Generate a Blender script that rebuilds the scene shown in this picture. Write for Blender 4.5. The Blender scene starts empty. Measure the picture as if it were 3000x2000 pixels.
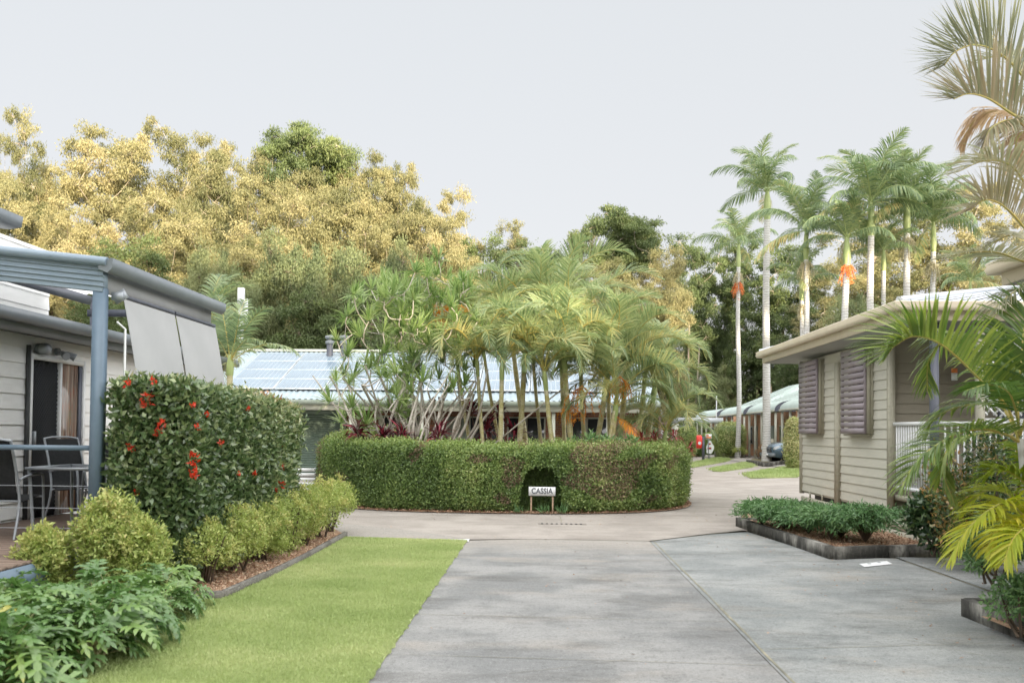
import bpy, math, random
import numpy as np
from mathutils import Matrix, Vector, Euler
rng = np.random.default_rng(7)
random.seed(7)
SC = bpy.context.scene
COL = SC.collection
PI = math.pi

# ------------------------------------------------------------ camera
FPX = 2600.0
H_CAM = 1.6
YAW, PITCH, ROLL = math.atan(90/2600), math.radians(1.5), 0.010
PPY = 1197.0
cam_d = bpy.data.cameras.new('camera')
cam = bpy.data.objects.new('camera', cam_d); COL.objects.link(cam)
CR = Matrix.Rotation(YAW, 3, 'Z') @ Matrix.Rotation(PI/2+PITCH, 3, 'X') @ Matrix.Rotation(ROLL, 3, 'Z')
cam.matrix_world = Matrix.Translation((0, 0, H_CAM)) @ CR.to_4x4()
cam_d.sensor_width = 36; cam_d.lens = 36*FPX/3000
cam_d.shift_y = (PPY-1000)/3000
cam_d.clip_end = 3000; cam_d.clip_start = .05
cam_d.dof.use_dof = True; cam_d.dof.focus_distance = 17.0; cam_d.dof.aperture_fstop = 2.4
SC.camera = cam

def ray(px, py):
    return CR @ Vector(((px-1500)/FPX, (PPY-py)/FPX, -1))
def at(px, py, Y):
    """point of photo pixel (3000x2000 px) at street depth Y"""
    d = ray(px, py); k = Y/d.y
    return Vector((d.x*k, Y, H_CAM+d.z*k))
def gr(px, py, z=0):
    d = ray(px, py); k = (z-H_CAM)/d.z
    return (d.x*k, d.y*k)
def dat(x, y, Y):     # in 2352-wide display pixels
    return at(x*1.27551, y*1.27551, Y)

# ------------------------------------------------------------ geometry collector
def norm(a):
    return a/np.maximum(np.linalg.norm(a, axis=-1, keepdims=True), 1e-9)
class Geo:
    def __init__(s): s.V=[]; s.Q=[]; s.T=[]; s.qt=[]; s.tt=[]; s.qm=[]; s.tm=[]; s.n=0
    def add(s, V, F, tint=.5, mi=0):
        V = np.asarray(V, float).reshape(-1, 3); F = np.asarray(F, int)
        if len(F) == 0: return s
        t = np.broadcast_to(np.asarray(tint, float), (len(F),))
        m = np.full(len(F), mi)
        if F.shape[1] == 4: s.Q.append(F+s.n); s.qt.append(t); s.qm.append(m)
        else: s.T.append(F+s.n); s.tt.append(t); s.tm.append(m)
        s.V.append(V); s.n += len(V); return s
    def poly(s, pts, tint=.5, mi=0):
        pts = [tuple(p) for p in pts]; n = len(pts)
        if n == 4: return s.add(pts, [[0, 1, 2, 3]], tint, mi)
        return s.add(pts, [[0, i, i+1] for i in range(1, n-1)], tint, mi)
    def box(s, x0, x1, y0, y1, z0, z1, tint=.5, mi=0):
        V = [(x, y, z) for z in (z0, z1) for y in (y0, y1) for x in (x0, x1)]
        F = [[0, 2, 3, 1], [4, 5, 7, 6], [0, 1, 5, 4], [2, 6, 7, 3], [0, 4, 6, 2], [1, 3, 7, 5]]
        return s.add(V, F, tint, mi)
    def bar(s, a, b, w, h, up=(0, 0, 1), tint=.5, mi=0):
        a = np.array(a, float); b = np.array(b, float); d = norm(b-a)
        u = np.array(up, float); r = np.cross(d, u)
        if np.linalg.norm(r) < 1e-5: r = np.cross(d, (0, 1, 0))
        r = norm(r); u = np.cross(r, d)
        V = [p+r*sx*w/2+u*sz*h/2 for p in (a, b) for sz in (-1, 1) for sx in (-1, 1)]
        F = [[0, 1, 3, 2], [4, 6, 7, 5], [0, 4, 5, 1], [2, 3, 7, 6], [0, 2, 6, 4], [1, 5, 7, 3]]
        return s.add(V, F, tint, mi)
    def tube(s, pts, rad, n=8, tint=.5, mi=0, cap=True):
        pts = np.asarray(pts, float); k = len(pts)
        rad = np.broadcast_to(np.asarray(rad, float), (k,))
        T = norm(np.gradient(pts, axis=0))
        ref = np.array([0, 0, 1.]) if abs(T[0][2]) < .9 else np.array([1., 0, 0])
        A = norm(np.cross(T, ref)); B = np.cross(T, A)
        a = np.linspace(0, 2*PI, n, endpoint=False)
        V = pts[:, None]+rad[:, None, None]*(np.cos(a)[None, :, None]*A[:, None]+np.sin(a)[None, :, None]*B[:, None])
        V = V.reshape(-1, 3)
        i = np.arange(k-1)[:, None]*n; j = np.arange(n)[None]; j2 = (j+1) % n
        F = np.stack([i+j, i+j2, i+n+j2, i+n+j], -1).reshape(-1, 4)
        s.add(V, F, tint, mi)
        if cap:
            for e, o in ((0, 0), (k-1, (k-1)*n)):
                s.add(np.vstack([V[o:o+n], pts[e]]), [[q, (q+1) % n, n] for q in range(n)], tint, mi)
        return s
    def lathe(s, prof, n=16, c=(0, 0, 0), tint=.5, mi=0):
        prof = np.array(prof, float); a = np.linspace(0, 2*PI, n, endpoint=False)
        V = np.stack([prof[:, 0, None]*np.cos(a), prof[:, 0, None]*np.sin(a), np.repeat(prof[:, 1, None], n, 1)], -1).reshape(-1, 3)+np.array(c)
        k = len(prof); i = np.arange(k-1)[:, None]*n; j = np.arange(n)[None]; j2 = (j+1) % n
        return s.add(V, np.stack([i+j, i+j2, i+n+j2, i+n+j], -1).reshape(-1, 4), tint, mi)
    def extrude(s, poly2, x0, x1, axis='x', tint=.5, mi=0):
        """closed 2D outline extruded along an axis. outline coords = the other two axes in order"""
        n = len(poly2)
        def P(a, b, c): return (a, b, c) if axis == 'x' else ((b, a, c) if axis == 'y' else (b, c, a))
        V = [P(x0, *p) for p in poly2]+[P(x1, *p) for p in poly2]
        s.add(V, [[i, (i+1) % n, n+(i+1) % n, n+i] for i in range(n)], tint, mi)
        cx = np.mean(np.array(poly2), 0)
        for o, xx in ((0, x0), (n, x1)):
            s.add([V[o+i] for i in range(n)]+[P(xx, *cx)], [[i, (i+1) % n, n] for i in range(n)], tint, mi)
        return s
    def leaves(s, P, D, N, L, W, tint=.5, curl=0.15, mi=0):
        n = len(P); D = norm(D); S = norm(np.cross(D, N)); U = np.cross(S, D)
        L = np.broadcast_to(L, (n,))[:, None]; W = np.broadcast_to(W, (n,))[:, None]
        mid = P+D*L*.45-U*L*curl*.0
        V = np.stack([P, mid+S*W*.5+U*L*curl*.4, P+D*L-U*L*curl, mid-S*W*.5+U*L*curl*.4], 1)
        return s.add(V, np.arange(n*4).reshape(n, 4), tint, mi)
    def build(s, name, mats, parent=None, smooth=False, kind=None, link=True):
        me = bpy.data.meshes.new(name)
        V = np.vstack(s.V) if s.V else np.zeros((0, 3))
        Q = np.vstack(s.Q) if s.Q else np.zeros((0, 4), int); T = np.vstack(s.T) if s.T else np.zeros((0, 3), int)
        me.vertices.add(len(V)); me.vertices.foreach_set('co', V.ravel())
        me.loops.add(len(Q)*4+len(T)*3); me.loops.foreach_set('vertex_index', np.concatenate([Q.ravel(), T.ravel()]))
        me.polygons.add(len(Q)+len(T))
        st = np.concatenate([np.arange(len(Q))*4, len(Q)*4+np.arange(len(T))*3])
        me.polygons.foreach_set('loop_start', st)
        if not isinstance(mats, (list, tuple)): mats = [mats]
        for m in mats: me.materials.append(m)
        tint = np.concatenate(s.qt+s.tt) if (s.qt or s.tt) else np.zeros(0)
        mi = np.concatenate(s.qm+s.tm) if (s.qm or s.tm) else np.zeros(0, int)
        me.polygons.foreach_set('material_index', mi.astype(np.int32))
        if smooth: me.polygons.foreach_set('use_smooth', np.ones(len(Q)+len(T), bool))
        a = me.attributes.new('tint', 'FLOAT', 'FACE'); a.data.foreach_set('value', tint.astype(np.float32))
        me.update(calc_edges=True)
        o = bpy.data.objects.new(name, me)
        if link: COL.objects.link(o)
        if parent: o.parent = parent
        if kind: o['kind'] = kind
        return o

def thing(name, label, cat, loc=(0, 0, 0), rz=0, group=None):
    o = bpy.data.objects.new(name, None); COL.objects.link(o)
    o.location = loc; o.rotation_euler = (0, 0, rz); o.empty_display_size = .2
    o['label'] = label; o['category'] = cat
    if group: o['group'] = group
    return o
def tag(o, label, cat, group=None):
    o['label'] = label; o['category'] = cat
    if group: o['group'] = group
    return o
def dup(root, loc=None, rz=None, label=None, group=None, scale=None):
    r = root.copy(); COL.objects.link(r)
    for ch in list(root.children):
        c = ch.copy(); COL.objects.link(c); c.parent = r
        for g in list(ch.children):
            d = g.copy(); COL.objects.link(d); d.parent = c
    if loc is not None: r.location = loc
    if rz is not None: r.rotation_euler = (0, 0, rz)
    if scale is not None: r.scale = scale
    if label: r['label'] = label
    if group: r['group'] = group
    return r

# ------------------------------------------------------------ materials
def nt(m): return m.node_tree.nodes, m.node_tree.links
def base_mat(name):
    m = bpy.data.materials.new(name); m.use_nodes = True
    return m, m.node_tree.nodes, m.node_tree.links, m.node_tree.nodes['Principled BSDF']
def mat(name, c1, c2=None, scale=4, rough=.6, bump=0, bscale=60, metal=0, spec=.4, stretch=(1, 1, 1), c3=None, fac=(.35, .65), coat=0):
    m, N, L, b = base_mat(name)
    b.inputs['Roughness'].default_value = rough; b.inputs['Metallic'].default_value = metal
    b.inputs['Specular IOR Level'].default_value = spec
    b.inputs['Coat Weight'].default_value = coat
    tc = N.new('ShaderNodeTexCoord'); mp = N.new('ShaderNodeMapping'); mp.inputs['Scale'].default_value = stretch
    L.new(tc.outputs['Object'], mp.inputs['Vector'])
    if c2 is None: b.inputs['Base Color'].default_value = (*c1, 1)
    else:
        n1 = N.new('ShaderNodeTexNoise'); n1.inputs['Scale'].default_value = scale; n1.inputs['Detail'].default_value = 8
        n1.inputs['Roughness'].default_value = .62
        L.new(mp.outputs[0], n1.inputs['Vector'])
        r = N.new('ShaderNodeValToRGB'); r.color_ramp.elements[0].position = fac[0]; r.color_ramp.elements[1].position = fac[1]
        r.color_ramp.elements[0].color = (*c1, 1); r.color_ramp.elements[1].color = (*c2, 1)
        L.new(n1.outputs['Fac'], r.inputs[0]); out = r.outputs[0]
        if c3 is not None:
            n2 = N.new('ShaderNodeTexNoise'); n2.inputs['Scale'].default_value = scale*9; n2.inputs['Detail'].default_value = 6
            L.new(mp.outputs[0], n2.inputs['Vector'])
            r2 = N.new('ShaderNodeValToRGB'); r2.color_ramp.elements[0].position = .5; r2.color_ramp.elements[1].position = .72
            L.new(n2.outputs['Fac'], r2.inputs[0])
            mx = N.new('ShaderNodeMix'); mx.data_type = 'RGBA'; mx.inputs[7].default_value = (*c3, 1)
            L.new(r2.outputs[0], mx.inputs[0]); L.new(out, mx.inputs[6]); out = mx.outputs[2]
        L.new(out, b.inputs['Base Color'])
    if bump:
        nb = N.new('ShaderNodeTexNoise'); nb.inputs['Scale'].default_value = bscale; nb.inputs['Detail'].default_value = 5
        L.new(tc.outputs['Object'], nb.inputs['Vector'])
        bp = N.new('ShaderNodeBump'); bp.inputs['Strength'].default_value = bump; bp.inputs['Distance'].default_value = .02
        L.new(nb.outputs['Fac'], bp.inputs['Height']); L.new(bp.outputs[0], b.inputs['Normal'])
    return m
def leafmat(name, cols, rough=.5, trans=.35, spec=.35, tcol=1.3, orand=.16):
    """cols: list of (pos, rgb) over the per-leaf tint"""
    m, N, L, b = base_mat(name)
    at_ = N.new('ShaderNodeAttribute'); at_.attribute_name = 'tint'
    oi = N.new('ShaderNodeObjectInfo')
    ad = N.new('ShaderNodeMath'); ad.operation = 'MULTIPLY_ADD'; ad.inputs[1].default_value = orand
    sb = N.new('ShaderNodeMath'); sb.operation = 'SUBTRACT'; sb.inputs[1].default_value = .5
    L.new(oi.outputs['Random'], sb.inputs[0]); L.new(sb.outputs[0], ad.inputs[0]); L.new(at_.outputs['Fac'], ad.inputs[2])
    r = N.new('ShaderNodeValToRGB'); e = r.color_ramp.elements
    e[0].position = cols[0][0]; e[0].color = (*cols[0][1], 1); e[1].position = cols[-1][0]; e[1].color = (*cols[-1][1], 1)
    for p, c in cols[1:-1]: q = e.new(p); q.color = (*c, 1)
    L.new(ad.outputs[0], r.inputs[0]); L.new(r.outputs[0], b.inputs['Base Color'])
    b.inputs['Roughness'].default_value = rough; b.inputs['Specular IOR Level'].default_value = spec
    tr = N.new('ShaderNodeBsdfTranslucent'); hs = N.new('ShaderNodeHueSaturation')
    hs.inputs['Value'].default_value = tcol; hs.inputs['Saturation'].default_value = 1.1
    L.new(r.outputs[0], hs.inputs['Color']); L.new(hs.outputs[0], tr.inputs['Color'])
    mx = N.new('ShaderNodeMixShader'); mx.inputs[0].default_value = trans
    out = N['Material Output']
    L.new(b.outputs[0], mx.inputs[1]); L.new(tr.outputs[0], mx.inputs[2]); L.new(mx.outputs[0], out.inputs[0])
    return m
def brickmat(name, cA, cB, mortar, w=.23, h=.076, var=True):
    m, N, L, b = base_mat(name)
    tc = N.new('ShaderNodeTexCoord'); sp = N.new('ShaderNodeSeparateXYZ'); L.new(tc.outputs['Object'], sp.inputs[0])
    ad = N.new('ShaderNodeMath'); L.new(sp.outputs[0], ad.inputs[0]); L.new(sp.outputs[1], ad.inputs[1])
    cb = N.new('ShaderNodeCombineXYZ'); L.new(ad.outputs[0], cb.inputs[0]); L.new(sp.outputs[2], cb.inputs[1])
    br = N.new('ShaderNodeTexBrick'); br.inputs['Scale'].default_value = 1
    br.inputs['Brick Width'].default_value = w; br.inputs['Row Height'].default_value = h; br.inputs['Mortar Size'].default_value = .008
    br.inputs['Color1'].default_value = (*cA, 1); br.inputs['Color2'].default_value = (*cB, 1); br.inputs['Mortar'].default_value = (*mortar, 1)
    L.new(cb.outputs[0], br.inputs['Vector']); L.new(br.outputs['Color'], b.inputs['Base Color'])
    bp = N.new('ShaderNodeBump'); bp.inputs['Strength'].default_value = .5; bp.inputs['Distance'].default_value = .01; bp.invert = True
    L.new(br.outputs['Fac'], bp.inputs['Height']); L.new(bp.outputs[0], b.inputs['Normal'])
    b.inputs['Roughness'].default_value = .85
    return m

MT = {}
MT['conc'] = None
def concrete(name, a, bcol, dark, stain, amt=.5, warm=None, blend=None):
    m, N, L, b = base_mat(name)
    tc = N.new('ShaderNodeTexCoord')
    def noise(sc, stretch=(1, 1, 1), det=8, ro=.6):
        mp = N.new('ShaderNodeMapping'); mp.inputs['Scale'].default_value = stretch; L.new(tc.outputs['Object'], mp.inputs[0])
        n = N.new('ShaderNodeTexNoise'); n.inputs['Scale'].default_value = sc; n.inputs['Detail'].default_value = det; n.inputs['Roughness'].default_value = ro
        L.new(mp.outputs[0], n.inputs['Vector']); return n.outputs['Fac']
    def ramp(f, p0, p1):
        r = N.new('ShaderNodeMapRange'); r.inputs['From Min'].default_value = p0; r.inputs['From Max'].default_value = p1
        r.interpolation_type = 'SMOOTHSTEP'; L.new(f, r.inputs[0]); return r.outputs[0]
    def mix(f, c0, c1, k=1.0):
        x = N.new('ShaderNodeMix'); x.data_type = 'RGBA'
        mm = N.new('ShaderNodeMath'); mm.operation = 'MULTIPLY'; mm.inputs[1].default_value = k; L.new(f, mm.inputs[0]); L.new(mm.outputs[0], x.inputs[0])
        for i, c in ((6, c0), (7, c1)):
            if isinstance(c, tuple): x.inputs[i].default_value = (*c, 1)
            else: L.new(c, x.inputs[i])
        return x.outputs[2]
    c = mix(ramp(noise(.9, (1, 1, 1)), .40, .60), a, bcol)
    c = mix(ramp(noise(.7, (.9, 2.3, 1), 12, .74), .47, .72), c, stain, amt)       # sweeping dirt washed across the slab
    if blend:      # the tan road dirt is carried onto the far end of the drive
        sx = N.new('ShaderNodeSeparateXYZ'); L.new(tc.outputs['Object'], sx.inputs[0]); ad = N.new('ShaderNodeMath'); ad.operation = 'MULTIPLY_ADD'; ad.inputs[1].default_value = 2.2
        L.new(noise(1.1, (1, 2, 1)), ad.inputs[0]); L.new(sx.outputs[1], ad.inputs[2]); c = mix(ramp(ad.outputs[0], 12.3, 14.5), c, blend, .9)
    if warm: c = mix(ramp(noise(.7, (1, 2, 1), 6), .5, .75), c, warm, .6)
    c = mix(ramp(noise(6, (.7, 1.6, 1), 8, .7), .48, .75), c, dark, .38)
    c = mix(ramp(noise(30, det=6, ro=.8), .5, .68), c, dark, .65)
    c = mix(ramp(noise(75, det=3, ro=.8), .56, .66), c, tuple(min(1, v*1.55) for v in bcol), .5)
    c = mix(ramp(noise(140, det=2), .55, .7), c, dark, .6)
    L.new(c, b.inputs['Base Color']); b.inputs['Roughness'].default_value = .82; b.inputs['Specular IOR Level'].default_value = .3
    nb = N.new('ShaderNodeBump'); nb.inputs['Strength'].default_value = .35; nb.inputs['Distance'].default_value = .01
    L.new(noise(120, det=4), nb.inputs['Height']); L.new(nb.outputs[0], b.inputs['Normal'])
    return m
MT['drive'] = concrete('pale grey broomed concrete', (.185, .19, .19), (.275, .275, .27), (.075, .075, .073), (.09, .088, .082), .85, (.335, .30, .26), blend=(.32, .295, .265))
MT['slab'] = concrete('weathered blue grey concrete', (.21, .225, .225), (.30, .31, .305), (.07, .074, .074), (.08, .083, .078), .9, (.30, .27, .23))
MT['ring'] = concrete('tan stained concrete', (.29, .265, .24), (.36, .33, .30), (.15, .13, .11), (.15, .13, .11), .6)
MT['soil'] = mat('dry soil and leaf litter', (.10, .085, .05), (.16, .14, .07), 1.5, .95, .5, 30, c3=(.09, .11, .04))
MT['turf'] = mat('turf', (.28, .36, .13), (.42, .47, .22), 1.3, .9, .6, 90, c3=(.25, .33, .11), fac=(.35, .65))
MT['verge'] = mat('verge turf', (.19, .25, .085), (.31, .33, .15), 1.1, .9, .6, 60, c3=(.15, .22, .07), fac=(.35, .65))
MT['grass'] = leafmat('grass blade', [(0, (.29, .38, .14)), (.6, (.46, .53, .25)), (1, (.62, .63, .36))], .6, .3)
MT['mulch'] = mat('wood chip mulch', (.34, .20, .13), (.50, .36, .25), 9, .95, 1, 60, c3=(.16, .09, .055))
MT['chips'] = leafmat('wood chips', [(0, (.15, .08, .05)), (.5, (.42, .25, .16)), (1, (.60, .48, .36))], .9, 0)
MT['timber'] = mat('weathered edging timber', (.10, .095, .085), (.20, .19, .17), 3, .9, .6, 40, stretch=(1, 1, 4), c3=(.30, .29, .26))
MT['edge'] = mat('mouldy concrete edging', (.05, .048, .043), (.34, .33, .30), 2.2, .9, .5, 40, stretch=(1, 1, .5), c3=(.10, .095, .085), fac=(.50, .70))
MT['edgetop'] = mat('pale edging top', (.22, .21, .19), (.38, .37, .34), 5, .9, .3, 60)
MT['white'] = mat('white paint', (.72, .74, .76), (.80, .81, .82), 3, .5)
MT['lwall'] = mat('white cabin boards', (.80, .81, .81), (.86, .86, .86), 2, .55, .08, 90, stretch=(1, 1, 6))
MT['slate'] = mat('slate blue paint', (.12, .175, .235), (.145, .205, .27), 3, .4)
MT['slatelt'] = mat('blue grey roll formed steel', (.20, .265, .335), (.25, .315, .385), 2, .35)
MT['gutgrey'] = mat('grey gutter steel', (.17, .195, .22), (.215, .24, .265), 2, .35)
MT['roofdark'] = mat('charcoal roofing', (.06, .065, .07), (.09, .095, .10), 2, .5)
MT['blind'] = mat('grey blind fabric', (.375, .385, .395), (.41, .42, .43), 2, .7, .1, 300)
MT['black'] = mat('black plastic', (.015, .016, .018), None, rough=.5)
MT['mesh'] = mat('dark sling fabric', (.010, .012, .014), (.02, .022, .025), 30, .75)
MT['alu'] = mat('grey painted aluminium', (.33, .36, .40), (.38, .41, .45), 2, .35, metal=.2)
MT['glass'] = mat('dark window glass', (.03, .035, .04), None, rough=.06, spec=.8)
MT['curtain'] = mat('folded curtain', (.35, .25, .17), (.16, .05, .03), 2, .8, stretch=(9, 9, .5))
MT['decking'] = mat('deck boards', (.16, .11, .085), (.24, .18, .145), 3, .7, .2, 50, stretch=(1, 8, 1))
MT['beige'] = mat('sage beige weatherboard paint', (.52, .51, .445), (.58, .565, .49), 1.6, .6, .12, 60, stretch=(1, 1, 5))
MT['beigetrim'] = mat('beige trim paint', (.41, .39, .31), (.47, .45, .37), 2, .6)
MT['beigedk'] = mat('taupe weatherboard paint', (.25, .225, .18), (.28, .255, .205), 1.6, .6)
MT['cream'] = mat('cream gutter paint', (.62, .54, .42), (.70, .62, .49), 2, .4)
MT['soffit'] = mat('soffit sheet', (.30, .30, .29), (.34, .34, .33), 2, .7)
MT['roofwhite'] = mat('white roof sheet', (.50, .54, .60), (.58, .61, .66), 1, .35)
MT['purple'] = mat('mauve shutter paint', (.27, .235, .26), (.33, .285, .315), 2, .45)
MT['navy'] = mat('dark slate post paint', (.09, .10, .13), (.12, .13, .165), 2, .45)
MT['rooflb'] = mat('pale blue corrugated steel', (.26, .33, .37), (.33, .40, .44), .8, .45, metal=.0, c3=(.38, .44, .47))
MT['roofgr'] = mat('pale green roof steel', (.42, .51, .48), (.50, .59, .56), .8, .5)
MT['sage'] = mat('sage green paint', (.24, .28, .235), (.28, .32, .27), 2, .5)
MT['rollgreen'] = mat('green roller door', (.16, .22, .18), (.19, .25, .21), 2, .5)
MT['panel'] = mat('solar panel glass', (.17, .23, .29), (.21, .28, .345), 1.2, .22, spec=.6)
MT['panelfr'] = mat('solar panel frame', (.62, .67, .70), None, rough=.35)
MT['brick'] = brickmat('red brown brick', (.34, .14, .075), (.20, .075, .045), (.30, .25, .20))
MT['brick2'] = brickmat('orange brick', (.50, .25, .13), (.40, .18, .09), (.45, .38, .30))
MT['creamp'] = mat('cream post paint', (.48, .49, .42), (.55, .56, .48), 2, .5)
MT['bark'] = mat('pale gum bark', (.28, .22, .16), (.50, .44, .36), 1.2, .85, .4, 12, stretch=(1, 1, .3))
MT['barkdk'] = mat('brown bark', (.10, .075, .05), (.19, .15, .11), 2, .9, .5, 12, stretch=(1, 1, .3))
MT['stem'] = mat('grey dragon tree stem', (.42, .38, .34), (.60, .56, .50), 5, .8, .4, 30)
MT['cane'] = mat('golden cane stem', (.42, .38, .13), (.62, .58, .42), 3, .5, c3=(.24, .21, .10), stretch=(1, 1, 2))
def ringed(name, a, bcol, sc):
    m, N, L, b = base_mat(name)
    tc = N.new('ShaderNodeTexCoord'); w = N.new('ShaderNodeTexWave'); w.wave_type = 'BANDS'; w.bands_direction = 'Z'
    w.inputs['Scale'].default_value = sc; w.inputs['Distortion'].default_value = 5; w.inputs['Detail'].default_value = 3; w.inputs['Detail Scale'].default_value = 2
    L.new(tc.outputs['Object'], w.inputs['Vector'])
    n = N.new('ShaderNodeTexNoise'); n.inputs['Scale'].default_value = 3; n.inputs['Detail'].default_value = 8; L.new(tc.outputs['Object'], n.inputs['Vector'])
    mul = N.new('ShaderNodeMath'); mul.operation = 'MULTIPLY'; L.new(w.outputs['Fac'], mul.inputs[0]); L.new(n.outputs['Fac'], mul.inputs[1])
    r = N.new('ShaderNodeValToRGB'); r.color_ramp.elements[0].position = .02; r.color_ramp.elements[1].position = .36
    r.color_ramp.elements[0].color = (*a, 1); r.color_ramp.elements[1].color = (*bcol, 1)
    L.new(mul.outputs[0], r.inputs[0]); L.new(r.outputs[0], b.inputs['Base Color']); b.inputs['Roughness'].default_value = .8
    return m
MT['palmtrunk'] = ringed('ringed palm trunk', (.40, .39, .37), (.56, .56, .55), 2.3)
MT['shaft'] = mat('green crownshaft', (.26, .34, .12), (.40, .46, .20), 2, .4)
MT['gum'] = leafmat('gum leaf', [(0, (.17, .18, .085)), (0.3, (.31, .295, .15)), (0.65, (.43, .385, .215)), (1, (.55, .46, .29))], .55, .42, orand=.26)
MT['gumgreen'] = leafmat('dark gum leaf', [(0, (.075, .11, .045)), (0.5, (.155, .20, .075)), (1, (.34, .35, .14))], .5, .3)
MT['wattle'] = leafmat('wattle leaf', [(0, (.13, .17, .085)), (0.5, (.28, .31, .15)), (1, (.48, .46, .23))], .55, .35, orand=.3)
MT['palm'] = leafmat('palm leaflet', [(0, (.07, .13, .065)), (0.4, (.18, .26, .12)), (0.75, (.34, .40, .19)), (1, (.55, .46, .20))], .35, .35, .6)
MT['cane_leaf'] = leafmat('cane palm leaflet', [(0, (.10, .16, .085)), (0.35, (.24, .32, .15)), (0.7, (.43, .47, .24)), (1, (.62, .53, .22))], .38, .4, .6)
MT['rachis'] = mat('yellow leaf stalk', (.50, .36, .09), (.40, .40, .13), 3, .4)
MT['dry'] = leafmat('dry frond', [(0, (.30, .20, .12)), (.5, (.48, .34, .20)), (1, (.60, .48, .32))], .7, .3)
MT['orange'] = leafmat('orange frond', [(0, (.55, .18, .03)), (1, (.75, .36, .05))], .6, .4)
MT['fruit'] = mat('orange red palm fruit', (.62, .13, .03), (.80, .28, .08), 6, .5)
MT['drac'] = leafmat('dragon tree leaf', [(0, (.10, .18, .06)), (0.5, (.23, .34, .11)), (1, (.44, .52, .24))], .4, .35, .5)
MT['cord'] = leafmat('maroon cordyline leaf', [(0, (.03, .008, .012)), (.6, (.12, .02, .03)), (1, (.34, .05, .08))], .4, .3)
MT['brom'] = leafmat('pink red bromeliad leaf', [(0, (.14, .03, .03)), (.6, (.42, .08, .09)), (1, (.60, .20, .20))], .5, .3)
MT['box'] = leafmat('clipped hedge leaf', [(0, (.055, .095, .035)), (0.35, (.16, .25, .07)), (0.7, (.34, .42, .14)), (1, (.50, .46, .24))], .4, .25, .5)
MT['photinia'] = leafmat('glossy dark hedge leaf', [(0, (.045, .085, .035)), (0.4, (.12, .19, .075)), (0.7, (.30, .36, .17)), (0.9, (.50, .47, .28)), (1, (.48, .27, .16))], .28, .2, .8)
MT['red'] = leafmat('red new growth', [(0, (.42, .03, .02)), (1, (.78, .09, .05))], .35, .35, .6)
MT['duranta'] = leafmat('yellow green shrub leaf', [(0, (.19, .27, .075)), (0.5, (.38, .46, .14)), (0.88, (.60, .58, .24)), (1, (.50, .33, .19))], .45, .3)
MT['xanadu'] = leafmat('lobed philodendron leaf', [(0, (.06, .13, .045)), (0.5, (.14, .25, .08)), (0.9, (.27, .38, .11)), (1, (.42, .38, .08))], .32, .25, .7)
MT['fern'] = leafmat('fine dark green foliage', [(0, (.05, .12, .05)), (0.5, (.11, .22, .085)), (1, (.24, .38, .15))], .4, .25, .5)
MT['boxbrown'] = leafmat('browned hedge leaf', [(0, (.10, .065, .045)), (.5, (.24, .17, .11)), (1, (.38, .33, .18))], .6, .2)
MT['darkleaf'] = leafmat('dark glossy shrub leaf', [(0, (.018, .045, .02)), (.5, (.045, .095, .035)), (.8, (.12, .17, .05)), (.93, (.40, .25, .09)), (1, (.50, .28, .10))], .3, .2, .7)
MT['yellowpalm'] = leafmat('yellow green leaflet', [(0, (.15, .24, .03)), (.5, (.38, .44, .05)), (1, (.66, .58, .09))], .4, .4)
MT['edgepalm'] = leafmat('green palm leaflet', [(0, (.045, .10, .025)), (.4, (.13, .21, .05)), (.75, (.32, .38, .09)), (1, (.55, .42, .09))], .36, .38, .6)
MT['oldpalm'] = leafmat('faded palm leaflet', [(0, (.15, .17, .10)), (.5, (.28, .29, .18)), (1, (.46, .37, .25))], .45, .35)
MT['twig'] = mat('twigs', (.07, .05, .035), (.12, .09, .065), 5, .9)

def _sheet():
    m, N, L, b = base_mat('white translucent roof sheet'); b.inputs['Base Color'].default_value = (.82, .83, .83, 1)
    tr = N.new('ShaderNodeBsdfTranslucent'); tr.inputs['Color'].default_value = (.95, .96, .97, 1); x = N.new('ShaderNodeMixShader'); x.inputs[0].default_value = .85
    L.new(b.outputs[0], x.inputs[1]); L.new(tr.outputs[0], x.inputs[2]); L.new(x.outputs[0], N['Material Output'].inputs[0]); return m
MT['sheet'] = _sheet()
def Yfor(px, X):
    d = ray(px, 1200); return X*d.y/d.x
# ------------------------------------------------------------ plant builders
def rdir(n, up=0.0):
    d = rng.normal(size=(n, 3)); d[:, 2] += up; return norm(d)
def catmull(pts, n):
    pts = np.asarray(pts, float); k = len(pts)
    P = np.vstack([2*pts[0]-pts[1], pts, 2*pts[-1]-pts[-2]])
    t = np.linspace(0, k-1-1e-6, n); i = t.astype(int); f = (t-i)[:, None]
    p0, p1, p2, p3 = P[i], P[i+1], P[i+2], P[i+3]
    return .5*((2*p1)+(-p0+p2)*f+(2*p0-5*p1+4*p2-p3)*f*f+(-p0+3*p1-3*p2+p3)*f**3)
def blob(G, c, r, n, L, W, tint=(.3, .5), up=.3, shell=.5, mi=0, rough=0.0, droop=0.0):
    """leaves through an ellipsoid clump, denser to the outside"""
    d = rdir(n); rr = (shell+(1-shell)*rng.random(n)**.6)
    if rough: rr *= 1+rough*np.sin(d[:, 0]*7+c[0]*3)*np.cos(d[:, 1]*6+c[1])+rough*.6*rng.normal(size=n)
    P = np.array(c)+d*rr[:, None]*np.array(r)
    D = norm(d*.8+rng.normal(size=(n, 3))*.6+np.array([0, 0, up-droop]))
    N = norm(d+rng.normal(size=(n, 3))*.5+np.array([0, 0, .4]))
    t = tint[0]+rng.random(n)*tint[1]
    G.leaves(P, D, N, L*(.6+.8*rng.random(n)), W*(.7+.6*rng.random(n)), t, mi=mi)

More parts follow.
